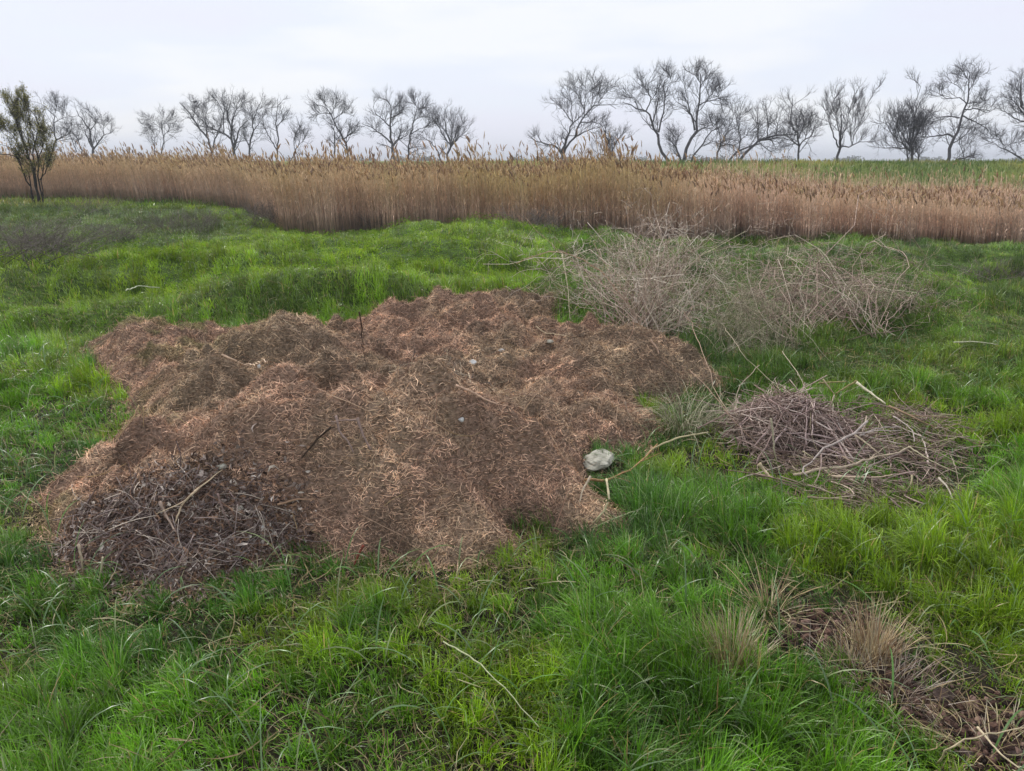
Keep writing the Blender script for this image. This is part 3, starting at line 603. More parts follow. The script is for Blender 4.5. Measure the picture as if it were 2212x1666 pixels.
tree(TR, 'tall bare tree curving up to the left with a slim parallel limb', fC([(1840,1200),(1770,1060),(1720,950),(1700,820),(1640,680),(1575,560),(1480,530),(1380,470),(1310,470)], [(1710,800),(1740,660),(1775,520),(1790,350),(1850,240)], [(1575,560),(1630,440),(1580,300),(1620,180)], [(1650,680),(1690,520),(1720,420)], [(1480,530),(1440,420),(1350,410)], [(1630,440),(1720,330)], [(1850,240),(1830,170)], [(1580,300),(1500,280)]), 44, .12, 17, 9, 6, 4, .34)
tree(TR, 'tallest bare tree with a forked S shaped trunk right of centre', fD([(210,1190),(235,1050),(300,900),(350,760),(360,600),(390,500),(395,350),(400,250),(400,150)], [(340,780),(310,620),(260,550),(200,500),(150,470)], [(390,500),(470,460),(600,430),(660,440)], [(395,320),(470,180),(490,120)], [(400,250),(330,150)], [(290,600),(240,350),(220,220)], [(600,430),(620,300)], [(470,460),(550,350)], [(215,1080),(140,980),(50,870)], [(140,980),(120,800)]), 44, .13, 18, 9, 6, 4, .32)
tree(TR, 'thin bare stem bending right at the foot of the tallest tree', fD([(300,1150),(330,1040),(400,970),(440,920),(500,790),(640,730),(700,600)], [(440,950),(540,900),(640,900)]), 45, .07, 19, 10, 5)
tree(TR, 'twiggy bare thicket tree between the tallest tree and the leaning branches', fD([(580,1190),(590,1020),(640,920),(600,800),(590,700)], [(640,920),(700,800),(770,640),(760,480)], [(620,950),(720,930),(800,960)], [(700,800),(800,740),(850,600)], [(600,800),(520,700)]), 45, .08, 20, 11, 6)
tree(TR, 'bare tree with thick limbs leaning far over to the right', fD([(840,1180),(850,1050),(960,980),(1040,900),(1150,870),(1240,830),(1350,830),(1470,830)], [(700,1180),(780,1030),(900,970),(1080,930),(1150,990),(1190,1020)], [(1040,900),(1250,860),(1380,880),(1450,930)], [(1150,870),(1200,900),(1240,990)], [(820,1010),(850,880),(820,740)], [(1040,890),(1040,740),(1035,640)], [(1140,850),(1150,680),(1130,520)], [(850,880),(950,800),(1040,800)], [(1240,830),(1260,700),(1290,600)]), 43, .11, 21, 8, 5, 4, .34)
tree(TR, 'small upright bare tree with a straight trunk and rounded head', fD([(1490,1190),(1495,960),(1475,830),(1420,730),(1410,620),(1420,420)], [(1495,960),(1560,880),(1640,840),(1660,730),(1750,700)], [(1480,880),(1540,740),(1560,560)], [(1475,830),(1500,650)], [(1490,950),(1400,880),(1330,800)], [(1560,880),(1600,700)]), 44, .08, 22, 11, 6, 4, .38)
tree(TR, 'broom headed bare tree whose short trunk kicks out to the left', fE([(120,1170),(165,1050),(175,960),(180,870),(200,700),(190,560)], [(160,970),(100,830),(60,680),(20,500)], [(170,960),(310,950),(400,900),(530,920)], [(310,950),(340,800),(430,640),(520,400),(580,310)], [(180,900),(240,760),(290,560),(320,420)], [(320,880),(360,600),(380,420)], [(60,660),(110,450),(130,310)], [(180,900),(150,700),(110,560)], [(310,950),(280,800),(330,600)]), 43, .10, 23, 9, 5, 4, .3, .28)
tree(TR, 'dense round bare tree like a dark broom on a short trunk', fE([(970,1150),(975,1000),(950,900),(960,760),(980,650)], [(970,1010),(900,980),(830,980),(740,960),(660,980)], [(960,960),(1030,820),(1100,650)], [(950,960),(860,820),(760,640)], [(960,940),(1000,700),(1020,420),(1080,300),(1030,250)], [(930,980),(780,860),(690,720),(560,650)], [(1040,1140),(1050,1050),(1000,980)], [(940,1140),(920,1040),(930,980)], [(950,940),(900,760),(870,600)], [(960,920),(940,720),(900,540)], [(900,980),(820,800),(800,640)], [(970,920),(1060,760)]), 43, .10, 24, 11, 6, 5, .38, .22)
tree(TR, 'tall bare tree with a stepped trunk and a long level branch reaching left', fE([(1355,1150),(1410,1000),(1420,870),(1480,760),(1530,580),(1590,480),(1610,280),(1610,170)], [(1420,850),(1370,820),(1230,850),(1080,850),(1040,830)], [(1090,840),(1120,650),(1135,500)], [(1590,480),(1720,470),(1850,430)], [(1560,550),(1700,540),(1800,590),(1860,560)], [(1570,480),(1500,410),(1380,430),(1270,380)], [(1600,350),(1680,200)], [(1550,450),(1550,350),(1440,250),(1320,240)], [(1540,620),(1700,700),(1830,780)], [(1500,640),(1380,620),(1240,650)], [(1390,1110),(1500,1100),(1600,1070),(1700,1045)], [(1610,230),(1540,160)]), 43, .12, 25, 9, 6, 4, .3)
tree(TR, 'thin bare sapling standing right behind the stepped trunk', fE([(1565,1150),(1520,980),(1480,850),(1490,780)], [(1520,980),(1600,900),(1620,800)]), 46, .04, 26, 9, 5)
tree(TR, 'low bare branchy shrub reaching in from the right above the bank', fE([(2260,1160),(2180,1080),(2090,1030),(1990,980),(1860,910)], [(1990,980),(2080,920),(2200,900)], [(1990,980),(1960,900),(1850,850)]), 43, .07, 27, 10, 5)
tree(TR, 'bare tree half cut off by the right edge of the view', fE([(2440,1160),(2370,950),(2290,700),(2200,500),(2180,350),(2180,220)], [(2340,850),(2250,700),(2100,640),(1990,560)], [(2260,660),(2150,520),(2040,400)], [(2200,500),(2150,330)], [(2370,950),(2500,700),(2560,400)]), 42, .13, 28, 11, 6, 4, .34)
sh = tree('leafing_shrub', 'tall multi stemmed dark shrub breaking into olive leaf at the left edge', fF([(490,1580),(450,1250),(380,1050),(300,850),(230,500),(220,230)], [(440,1580),(400,1400),(290,1200),(230,1000),(60,960),(-80,960)], [(450,1580),(380,1250),(200,900),(60,850),(-80,860)], [(550,1580),(500,1200),(430,800),(330,300),(300,190)], [(500,1580),(440,1000),(480,600),(380,370)], [(560,1580),(540,1300),(620,1000),(560,700),(470,480)], [(520,1300),(600,1180),(690,920)], [(380,1050),(150,700),(20,600)], [(350,900),(170,440),(95,290)], [(430,900),(250,600),(180,300)], [(400,900),(330,600),(350,260)], [(150,760),(40,700),(-60,560)], [(470,1100),(560,850),(530,600)]),
     27.5, .042, 30, 9, 6, 4, .22, .35, M_BARKD, .7, None, 'shrub', .3, .35, leaves=15000)

# the bird in the clump
bp = atY(*S([(736,250)], 320, 200, k5)[0], 60.0)
pr = np.array([[-.5,0,.12],[-.3,0,.13],[-.12,0,.10],[.05,0,.09],[.2,0,.13],[.3,0,.19],[.4,0,.2],[.5,0,.19]])*.42
rd = np.array([.03,.045,.14,.18,.14,.10,.09,.005])*.42
V, Fs, _ = tubes(pr[None]+bp, rd[None], 10)
b = empty('bird', tuple(bp), 'small dark bird perched in the top of a bare tree on the left', 'bird')
mesh_obj('body', V, Fs, M_FEATHER, b)

# ------------------------------------------------------------------ brush piles
def tangle(name, label, base_px, targets, seed, ncane, rad, L1, cols, cat='brush pile', traced=(), Hsurf=Hg, subs=(5, 4), Y0=None, depth=.5, up=.0, wts=None, droop=.12, nrad=.0035, group=None):
    r = np.random.default_rng(seed); bs = [at(*b, Hsurf) for b in base_px]; Yb = Y0 or bs[0][1]
    root = empty(name, tuple(bs[0]), label, cat, group)
    Ps = []; tg = np.array(targets)    # (px, py, sx, sy, weight)
    ti = r.choice(len(tg), ncane, p=tg[:, 4]/tg[:, 4].sum())
    for j in range(ncane):
        b0 = bs[r.integers(len(bs))] + np.r_[r.normal(0, .14, 2), 0]; t = tg[ti[j]]
        p = atY(r.normal(t[0], t[2]), r.normal(t[1], t[3]), Yb + r.normal(0, depth)); p[2] = max(p[2], float(Hsurf(p[0], p[1]))+.03)
        mid = (b0+p)/2 + np.array([0, 0, droop*r.uniform(-.5, 3)*np.linalg.norm(p-b0)]) + r.normal(0, .13, 3)*np.linalg.norm(p-b0); Ps.append(resample([b0, (b0+mid)/2+r.normal(0,.03,3), mid, (mid+p)/2+r.normal(0,.03,3), p], 10, .15, r))
    Ps = np.array(Ps); Rd = (r.uniform(.6, 1.3, len(Ps))*nrad)[:, None]*np.linspace(1, .4, 10)
    parts = []; c = lambda m: pick(cols, wts or [1]*len(cols), m, r, .15)
    parts.append(tubes(Ps, Rd, 4, c(len(Ps))))
    A, RA = sprout(Ps, Rd, subs[0], 7, 48, L1, up, r, .3, .65, .10, .34); parts.append(tubes(A, RA, 3, c(len(A))))
    B, RB = sprout(A, RA, subs[1], 5, 50, .6, up, r, .1, .7, .05, .35); RB = np.maximum(RB, .0013); parts.append(tubes(B, RB, 3, c(len(B))))
    V, Fs, cc = merge(parts)
    o = mesh_obj('tangled_twigs', V, Fs, M_TWIG, root, col=cc); o['kind'] = 'stuff'
    for lb, rr, cl, dy in traced:
        pts = []; m = len(lb)
        for j, q in enumerate(lb): pts.append(atY(q[0], q[1], Yb + dy*j/(m-1)))
        for p in pts: p[2] = max(p[2], float(Hsurf(p[0], p[1]))+.01)
        q = resample(pts, 16, .05, r); V, Fs, cc = tubes(q[None], np.linspace(rr, rr*.4, 16)[None], 6, np.array(cl)[None]); mesh_obj('cane', V, Fs, M_TWIG, root, col=cc)
    return root
tw = [srgb(214,194,176), srgb(182,164,150), srgb(234,222,204), srgb(138,118,106)]
cb = srgb(186, 158, 130); cg = srgb(204, 196, 162)
tangle('brush_tangle', 'large pale tangle of arching dry canes with a thick cane bowed over to its left', [(1390,724), (1400,735), (1375,715)],
   [(1440,545,85,42,5), (1490,610,75,45,3), (1400,512,75,42,3), (1300,630,80,40,1.5), (1240,570,80,35,1.4), (1540,660,40,40,1.0), (1200,560,60,30,.5), (1500,720,60,30,.8)], 41, 200, .6, .44, tw, subs=(4, 4), 
   traced=[([(1388,725),(1350,650),(1310,595),(1270,565),(1225,548),(1170,545),(1115,570)], .009, cb, -.3), ([(1214,550),(1226,610),(1232,690)], .006, cg, -.3),
           ([(1388,725),(1345,630),(1300,560),(1282,520)], .006, cb, .3), ([(1390,725),(1430,640),(1500,560),(1610,500)], .005, cg, .3), ([(1395,730),(1400,620),(1440,530),(1400,470)], .004, cg, .1),
           ([(1395,730),(1460,700),(1520,720),(1560,800)], .005, cg, -.6), ([(1390,725),(1290,600),(1180,520),(1135,470)], .004, cb, .5)], nrad=.0038)
tangle('brush_tangle', 'wide low tangle of brown grey twigs to the right of the arching canes', [(1800,700), (1720,740), (1880,720), (1650,690)],
   [(1790,600,135,34,4), (1920,625,75,40,3), (1690,610,70,36,2.4), (1620,640,50,40,1.4), (1980,650,35,22,.8), (1760,720,90,24,1.2), (1640,580,60,24,.7)], 42, 170, .55, .44, [srgb(190,166,150), srgb(150,128,116), srgb(216,200,180), srgb(128,108,98)], subs=(4, 4), 
   traced=[([(1805,690),(1780,710),(1770,740),(1795,765)], .007, cg, -.2), ([(1800,690),(1850,720),(1900,770),(1935,800)], .007, cb, -.5), ([(1790,695),(1740,730),(1680,770)], .006, cb, -.4),
           ([(1810,690),(1815,740),(1812,760)], .005, cg, -.2), ([(1650,660),(1720,600),(1790,570),(1830,555)], .004, cg, .2), ([(1750,640),(1820,600),(1920,580),(1960,560)], .004, cg, .3),
           ([(1660,680),(1640,610),(1680,560)], .004, cg, .2), ([(1500,660),(1480,690),(1540,740),(1600,830)], .005, cb, -.8)], up=.0, nrad=.0042)
tangle('brush_tangle', 'thin grey green twiggy growth in the gap between the two big tangles', [(1600,740), (1640,780), (1560,770)],
   [(1600,640,60,40,2), (1620,720,60,30,2), (1560,760,50,30,1), (1700,780,60,25,1)], 43, 70, .6, .44, [srgb(160,152,126), srgb(136,128,104), srgb(184,174,150)], nrad=.003)
# smaller grey drooping weed beside the heap

# ------------------------------------------------------------------ pile of cut sticks: every stick a thing
r = np.random.default_rng(51)
def stick_obj(name, pts, rr, col, label, cat='stick', group=None, K=14, wig=.06, sides=7, parent_pts=None, taper=.5, mat=M_TWIG):
    q = resample(pts, K, wig, r); root = None
    rads = np.linspace(rr, rr*taper, K)*r.uniform(.85, 1.15, K); parts = [tubes(q[None], rads[None], sides, np.array(col)[None])]
    for (t, ln, dv) in (parent_pts or []):
        i = int(t*(K-1)); b0 = q[i]; dv = np.array(dv, float); dv /= np.linalg.norm(dv); e = b0+dv*ln
        qq = resample([b0, (b0+e)/2+r.normal(0, .02*ln, 3), e], 8, .08, r); parts.append(tubes(qq[None], np.linspace(rads[i]*.7, rads[i]*.25, 8)[None], 5, np.array(col)[None]))
    V, Fs, c = merge(parts); cen = Vector(q[K//2]); 
    o = mesh_obj(name, V-np.array(cen), Fs, mat, col=c); o.location = cen
    return tag(o, label, cat, group)
PILE = [bump_at(1705,865,.25,.27,.26,.2)]
def Hp(x, y):
    z = Hg(x, y)
    for (cx, cy, sx, sy, ro, h) in PILE: z = z + h*gauss(x, y, cx, cy, sx, sy, ro)
    return z
pc = [srgb(196,174,168), srgb(170,148,142), srgb(212,194,182), srgb(144,122,114)]
cpx = [(px, py) for px in (1620, 1660, 1700, 1740, 1780, 1820) for py in (815, 850, 885, 920)]
root = empty('twig_pile', tuple(at(1720, 950, Hg)), 'matted mound of fine pinkish brown twigs under the cut sticks right of the heap', 'brush pile')
n = 1900; P_ = []; cxp, cyp = W(1725, 890, .2); a = r.normal(cxp, .22, n).clip(cxp-.36, cxp+.5); b = r.normal(cyp, .16, n)
P, side = lay_fibres(a, b, Hp, r.uniform(.12, .40, n), None, 6, r.uniform(-.10, .02, n), .12, r, .3)
V, Fs, c = tubes(P, r.uniform(.0015, .0035, n)[:, None]*np.linspace(1, .5, 6), 4, pick([srgb(176,154,144), srgb(134,114,104), srgb(196,178,164), srgb(104,86,74)], [.3,.3,.2,.2], n, r))
tag(mesh_obj('matted_twigs', V, Fs, M_TWIG, root, col=c), kind='stuff')
for k in range(95):
    px = r.normal(1722, 48); py = r.normal(868, 30); 
    if k > 66: px = r.normal(1860, 75); py = r.normal(955, 38)
    if 50 < k < 66: px = r.normal(1600, 38); py = r.normal(905, 38)
    p = at(px, py, Hp); L = r.uniform(.22, .55); th = r.normal(1.0, .6) if k < 22 else r.uniform(0, 3.14); d = np.array([math.cos(th), math.sin(th), 0])
    e1 = p - d*L/2; e2 = p + d*L/2; off = r.uniform(.01, .06)
    pts = []
    for f in (0, .33, .66, 1):
        q = e1*(1-f)+e2*f; pts.append(q)
    zmid = float(Hp(p[0], p[1])); z1 = float(Hp(e1[0], e1[1])); z2 = float(Hp(e2[0], e2[1])); lin = np.array([z1, z2])
    for j, f in enumerate((0, .33, .66, 1)):
        zz = z1*(1-f)+z2*f; pts[j][2] = max(zz, float(Hp(pts[j][0], pts[j][1]))-.0) + off
    stick_obj('cut_stick', pts, r.uniform(.0035, .0065), pc[r.integers(4)]*r.uniform(.8, 1.15), 'straight pinkish grey cut stick lying in the stick pile right of the heap', group='cut sticks in the pile right of the heap', K=8, sides=6)
# matted ground scatter round the pile
n = 2300; a, b = in_poly(SCR, n, r, .12); kk = (fbm(a/.22, b/.2, 2, 4) > .47) | (r.random(n) < .15); a = a[kk]; b = b[kk]; n = len(a); P, side = lay_fibres(a, b, Hg, r.lognormal(math.log(.15), .6, n).clip(.04, .7), None, 7, r.uniform(.0, .06, n), .2, r, .25)
V, Fs, c = tubes(P, r.lognormal(math.log(.0019), .45, n)[:, None]*np.linspace(1, .5, 7), 4, pick([srgb(150,130,122), srgb(118,98,88), srgb(184,166,148), srgb(98,78,68), srgb(160,150,120)], [.3,.25,.2,.15,.1], n, r))
tag(mesh_obj('twig_scatter', V, Fs, M_TWIG, col=c), 'mat of small broken twigs and straw spread on the ground in front of the stick pile', 'twigs', kind='stuff')
def traced_stick(name, L, rr, col, label, lift=.03, H=Hp, twigs=None, cat='stick', cross=None, taper=.5, wig=.05):
    """lying sticks follow the surface below; lift is the height of each end and middle"""
    pts = []; m = len(L); lf = lift if isinstance(lift, (list, tuple)) else [lift]*m
    ex = .05 if H is Hg and L[0][1] < 1180 and L[0][0] > 1600 else .03
    for (px, py), l in zip(L, lf):
        l = l+ex
        p = at(px, py, lambda x, y, l=l: H(x, y)+l); pts.append(p)
    return stick_obj(name, pts, rr, col, label, cat, parent_pts=twigs, taper=taper, wig=wig)
k8 = 550/2212
f8 = lambda L: S(L, 1850, 900, k8)
pale = srgb(206, 196, 168); gy = srgb(170, 158, 150); br = srgb(146, 122, 98); ol = srgb(150, 138, 96)
traced_stick('dry_stick', f8([(1170,235),(1310,335),(1460,440)]), .009, srgb(224,214,184), 'thick bleached stick sloping down right at the back of the brush scatter', [.22,.17,.12], Hg)
traced_stick('dry_stick', f8([(1180,215),(1080,270),(960,350)]), .007, ol, 'olive stick meeting the bleached stick at its upper end', [.22,.18,.12], Hg)
traced_stick('dry_stick', f8([(790,240),(930,232),(1070,225)]), .006, ol, 'level olive stick along the back edge of the stick pile', [.16,.17,.18], Hg)
traced_stick('dry_stick', f8([(835,200),(880,270),(950,350),(920,430)]), .006, srgb(190,176,140), 'short stub of tan stick upright at the pile back', [.26,.22,.14,.10], Hg)
traced_stick('dry_stick', f8([(580,150),(640,240),(770,270),(830,340),(900,450),(970,590),(1040,750)]), .006, gy, 'long kinked grey stick running down the right flank of the stick pile', [.02]*7)
traced_stick('dry_stick', f8([(290,410),(440,520),(570,600),(700,520),(800,460),(920,430)]), .005, srgb(140,118,112), 'grey brown stick bent in a shallow V across the pile front', [.05,.06,.06,.05,.04,.03])
traced_stick('dry_stick', f8([(1280,620),(1130,750),(960,850),(820,900),(740,1020),(620,1090),(610,1160),(680,1180)]), .007, gy, 'longest grey branch, hooked at its lower end, in the brush scatter', [.12,.1,.08,.06,.05,.04,.03,.02], Hg, [(.3,.25,(1,-.3,.2)),(.5,.2,(-1,.5,.1))])
traced_stick('dry_stick', f8([(540,1165),(800,1100),(1080,1080),(1300,1010),(1380,950),(1560,950),(1720,870)]), .008, srgb(176,160,138), 'long tan branch curving through the middle of the brush scatter', [.02,.03,.04,.05,.06,.06,.05], Hg, [(.62,.22,(.9,.8,.15))])
traced_stick('dry_stick', f8([(1160,760),(1280,850),(1400,950),(1440,965)]), .006, srgb(160,146,124), 'straight stick crossing the longest grey branch', [.09,.08,.07,.05], Hg)
traced_stick('dry_stick', f8([(1200,770),(1300,720),(1420,690),(1620,670)]), .005, gy, 'thin curved stick pointing right from the crossing', [.08,.07,.06,.05], Hg)
traced_stick('dry_stick', f8([(920,1170),(1180,1190),(1400,1185),(1530,1160)]), .006, srgb(200,178,154), 'pale level stick lying on the bare patch at the scatter front', [.02]*4, Hg)
traced_stick('dry_stick', f8([(1030,980),(1160,1050),(1300,1100),(1440,1130)]), .006, srgb(150,132,112), 'brown stick slanting down under the long tan branch', [.05,.04,.03,.03], Hg)
traced_stick('dry_stick', f8([(1500,470),(1640,540),(1800,610),(1990,700)]), .007, br, 'brown stick pointing out to the right behind the scatter', [.08,.07,.06,.03], Hg, [(.5,.25,(1,-.4,.05))])
traced_stick('dry_stick', f8([(1540,580),(1660,650),(1740,720),(1750,830)]), .005, gy, 'short grey stick elbowed downward at the right of the scatter', [.06,.06,.05,.03], Hg)
traced_stick('dry_stick', f8([(310,590),(330,750),(345,920),(375,1060)]), .006, srgb(176,166,140), 'pale stick standing nearly upright below the left of the stick pile', [.30,.22,.13,.02], Hg)
traced_stick('dry_stick', f8([(1690,880),(1850,980),(2050,1080),(2220,1160)]), .004, srgb(168,160,132), 'long thin stem trailing into the grass at the right of the scatter', [.05,.06,.07,.06], Hg)
traced_stick('dry_stick', f8([(2000,1190),(2080,1280),(2140,1400)]), .006, srgb(176,166,150), 'crooked grey stick in the grass at the lower right of the scatter', [.04,.05,.03], Hg)
traced_stick('dry_stick', f8([(680,1380),(850,1400),(1050,1410),(1220,1440)]), .006, srgb(140,124,106), 'dark level stick along the bottom edge of the scatter', [.04,.04,.04,.04], Hg)
traced_stick('dry_stick', f8([(680,1270),(820,1310),(960,1370)]), .005, srgb(150,134,120), 'short stick slanting above the dark level one', [.03,.03,.03], Hg)
traced_stick('dry_stick', f8([(160,1160),(270,1170),(360,1200)]), .009, srgb(150,132,112), 'short stout broken stick left of the bare patch', [.03,.03,.03], Hg)
traced_stick('dry_stick', f8([(190,1050),(240,1110),(300,1180)]), .011, srgb(198,180,148), 'stubby tan piece of wood left of the bare patch', [.08,.05,.03], Hg)
for q_, rr_, cc_, ll_ in (([(1477,674),(1519,758),(1543,834),(1599,942)], .006, srgb(176,150,128), 'long bramble cane running from the big tangle down to the foot of the stick pile'),
    ([(1560,700),(1600,760),(1640,800),(1700,860)], .0045, srgb(190,176,150), 'thin pale cane joining the tangles to the top of the stick pile'),
    ([(1490,800),(1540,850),(1580,905),(1640,965)], .005, srgb(160,134,112), 'brown cane lying beside the left foot of the stick pile'),
    ([(1640,790),(1600,830),(1585,880),(1600,930)], .0045, srgb(170,152,134), 'short arched cane at the left edge of the stick pile'),
    ([(1690,760),(1720,800),(1750,860)], .0045, srgb(188,172,150), 'thin cane standing behind the stick pile and leaning right')):
    traced_stick('bramble_cane', q_, rr_*.6, cc_, ll_, [.34, .26, .16, .05][:len(q_)], Hg, cat='cane', wig=.05)
# sticks on and beside the heap (full-picture units)
TS = traced_stick; 
TS('dry_stick', [(1395,985),(1420,965),(1470,945),(1530,936)], .006, srgb(190,178,140), 'long pale cane rising right over the grass from the stone', [.05,.12,.18,.22], Ht)
TS('dry_stick', [(1265,1040),(1310,1038),(1370,1010),(1420,960)], .007, srgb(168,132,94), 'brown branch lying against the lower side of the pale stone', [.03,.05,.08,.1], Ht, [(.4,.2,(1,-.3,-.1)), (.7,.15,(.8,.4,.2))])
TS('dry_stick', [(1276,1030),(1258,1062),(1252,1090)], .006, srgb(206,188,164), 'short pale peg sticking up at the heap edge below the stone', [.12,.06,.01], Ht)
TS('dry_stick', [(1310,1036),(1316,1080),(1306,1110),(1280,1135)], .006, srgb(196,184,148), 'pale bowed stick curving down to the heap foot below the stone', [.12,.1,.05,.02], Ht)
TS('dry_stick', [(1290,1140),(1350,1115),(1400,1095)], .004, srgb(160,164,124), 'thin greenish stem pointing into the grass at the heap foot', [.02,.05,.08], Ht)
TS('dry_stick', [(480,770),(482,783),(500,788),(540,789),(578,788)], .006, srgb(214,186,158), 'pale L shaped stick on the upper left of the heap', [.05,.025,.02,.02,.025], Ht)
TS('dry_stick', [(301,880),(285,910),(262,940),(250,972)], .004, srgb(186,160,122), 'slender straw coloured stem standing at the left edge of the heap', [.2,.15,.08,.01], Ht)
TS('dry_stick', [(727,915),(735,950),(752,972),(765,990)], .006, srgb(156,134,124), 'curved grey stick poking out of the dark hollow in the heap', [.06,.05,.04,.03], Ht)
TS('dry_stick', [(772,912),(785,945),(802,985)], .007, srgb(150,128,118), 'straight grey stick beside the curved one in the hollow of the heap', [.06,.05,.03], Ht, [(.1,.12,(-1,-.2,0))])
TS('dry_stick', [(715,935),(685,960),(652,1000)], .006, srgb(70,58,48), 'dark weathered stick sloping left out of the hollow in the heap', [.05,.04,.02], Ht)
TS('dry_stick', [(776,676),(780,715),(783,750),(792,795)], .0034, srgb(84,66,60), 'dark thin twig standing upright on the crest of the heap', [.36,.24,.1,.0], Ht, [(.55,.1,(.6,0,1)), (.4,.08,(-.6,0,1))])
TS('dry_stick', [(430,1055),(415,1078),(395,1100),(378,1130)], .0065, srgb(196,176,146), 'pale forked stick lying on top of the dark leaf pile', [.08,.07,.05,.03], Ht, [(.5,.14,(-.6,-.8,-.1)), (.2,.16,(.5,.9,.3))])
TS('dry_stick', [(345,1085),(358,1115),(380,1150)], .006, srgb(172,150,134), 'tan stick leaning left at the top of the dark leaf pile', [.1,.06,.03], Ht)
TS('dry_stick', [(470,1070),(482,1105),(496,1135)], .005, srgb(140,118,110), 'brown stick leaning right at the top of the dark leaf pile', [.1,.06,.03], Ht)
TS('dry_stick', [(240,1225),(275,1190),(320,1150),(350,1120)], .006, srgb(98,82,76), 'thick dark branch running up the left side of the leaf pile', [.03,.04,.05,.05], Ht)
TS('dry_stick', [(600,1100),(640,1090),(680,1080)], .006, srgb(160,130,104), 'brown stick lying level right of the dark leaf pile', [.03,.03,.03], Ht)
TS('dry_stick', [(170,1180),(177,1210),(180,1240)], .006, srgb(182,164,140), 'tan stalk standing in the grass left of the leaf pile', [.14,.08,.0], Hg)
TS('dry_stick', [(222,1205),(218,1235),(214,1262)], .004, srgb(190,180,150), 'thin pale stalk standing in the grass below the leaf pile', [.12,.06,.0], Hg)
TS('dry_stick', [(785,1180),(775,1200),(765,1222)], .006, srgb(126,66,54), 'short reddish stick at the lower edge of the heap', [.1,.06,.01], Ht)
TS('dry_stick', [(985,1015-170),(1020,850),(1050,865),(1075,880)], .006, srgb(206,172,146), 'tan curved stick at the right end of the twig scraps on the heap', [.02,.03,.03,.02], Ht)
TS('dry_stick', [(1158,705),(1175,720),(1230,728)], .005, srgb(168,152,124), 'curved pale stick at the back edge of the heap below the green notch', [.03,.02,.02], Ht)
TS('dry_stick', [(1405,738),(1420,755),(1423,768)], .008, srgb(196,164,140), 'short curled pinkish stick at the foot of the arching canes', [.06,.04,.01], Ht)
TS('dry_stick', [(1350,868),(1356,895),(1372,920)], .004, srgb(186,160,140), 'hooked thin stem at the left of the drooping weed', [.22,.15,.05], Ht)
TS('dry_stick', [(958,1392),(1040,1440),(1100,1500),(1165,1575)], .0028, srgb(176,180,140), 'long pale bent stalk trailing through the foreground grass', [.10,.16,.15,.10], Hg)
TS('dry_stick', [(2025,1652),(2040,1625),(2090,1600),(2150,1588),(2212,1580)], .003, srgb(188,172,140), 'thin tan stalk arching over the bare soil at the lower right', [.02,.12,.15,.12,.08], Hg)
TS('dry_stick', [(2110,1580),(2160,1630),(2215,1680)], .0035, srgb(196,180,150), 'straight tan stalk crossing the bare soil in the lower right corner', [.04,.05,.05], Hg)
TS('dry_stick', [(2060,741),(2100,738),(2155,745)], .006, srgb(190,188,160), 'pale level stick lying in the grass far right of the tangles', [.08,.1,.08], Hg)
TS('dry_stick', [(272,628),(300,618),(345,622)], .008, srgb(186,190,160), 'pale curved twig on the green bank at the left', [.14,.16,.14], Hg)
# twig scraps in the middle of the heap
r2 = np.random.default_rng(53); cxp, cyp = W(940, 845, .3); sc_root = empty('twig_scraps', (cxp, cyp, float(Ht(cxp, cyp))), 'loose cluster of grey twigs and straw scraps on the crest in mid heap', 'twigs')
n = 420; a = np.r_[r2.normal(W(900,815,.3)[0], .16, n//2), r2.normal(W(970,855,.3)[0], .2, n//2)]; b = np.r_[r2.normal(W(900,815,.3)[1], .16, n//2), r2.normal(W(970,855,.3)[1], .1, n//2)]
P, side = lay_fibres(a, b, Ht, r2.uniform(.08, .3, n), None, 6, r2.uniform(.01, .05, n), .14, r2, .3)
V, Fs, c = tubes(P, r2.uniform(.0012, .003, n)[:, None]*np.linspace(1, .5, 6), 4, pick([srgb(160,146,126), srgb(122,108,94), srgb(190,172,144), srgb(84,74,70)], [.35,.25,.2,.2], n, r2))
tag(mesh_obj('crossed_twigs', V, Fs, M_TWIG, sc_root, col=c), kind='stuff')

# ------------------------------------------------------------------ stones, chips, clods
def lump(name, px, py, size, sq, mat, label, cat, H=Ht, seed=0, sink=.04, rz=0, rough=.22):
    r = np.random.default_rng(seed+900); import bmesh
    bm = bmesh.new(); bmesh.ops.create_icosphere(bm, subdivisions=5, radius=1)
    off = r.uniform(0, 90, 3); V = np.array([v.co[:] for v in bm.verts])
    q = 1 + rough*(fbm(V[:, 0]*1.3+off[0], V[:, 1]*1.3+V[:, 2]*1.1+off[1], 3, 2)-.5)*2 + rough*.6*(fbm(V[:, 2]*2.5+off[2], V[:, 0]*2.5, 2, 3)-.5)*2
    if mat is M_CLOD: q = q + .30*(fbm(V[:, 0]*4+off[0], V[:, 1]*4+V[:, 2]*3, 3, 1)-.5) + .12*(vn(V[:, 0]*14+V[:, 2]*9, V[:, 1]*14+off[1], 5)-.5)
    q = q + .05*(vn(V[:, 0]*9+V[:, 2]*7, V[:, 1]*9+off[1], 6)-.5)
    for j in range(7 if mat is M_CLOD else 9):
        nn = r.normal(size=3); nn /= np.linalg.norm(nn); dd = V@nn; lim = r.uniform(.62, .85); q = np.where(dd*q > lim, lim/np.maximum(dd, .1), q)
    V = V*q[:, None]*np.array(sq)*size
    for v, c in zip(bm.verts, V): v.co = c
    me = bpy.data.meshes.new(name); bm.to_mesh(me); bm.free(); me.materials.append(mat)
    for p in me.polygons: p.use_smooth = mat is M_CLOD
    o = bpy.data.objects.new(name, me); C.objects.link(o); p = at(px, py, H); o.location = (p[0], p[1], p[2]+size*sq[2]*(1-2*sink)); o.rotation_euler = (r.normal(0, .15), r.normal(0, .15), rz)
    return tag(o, label, cat)
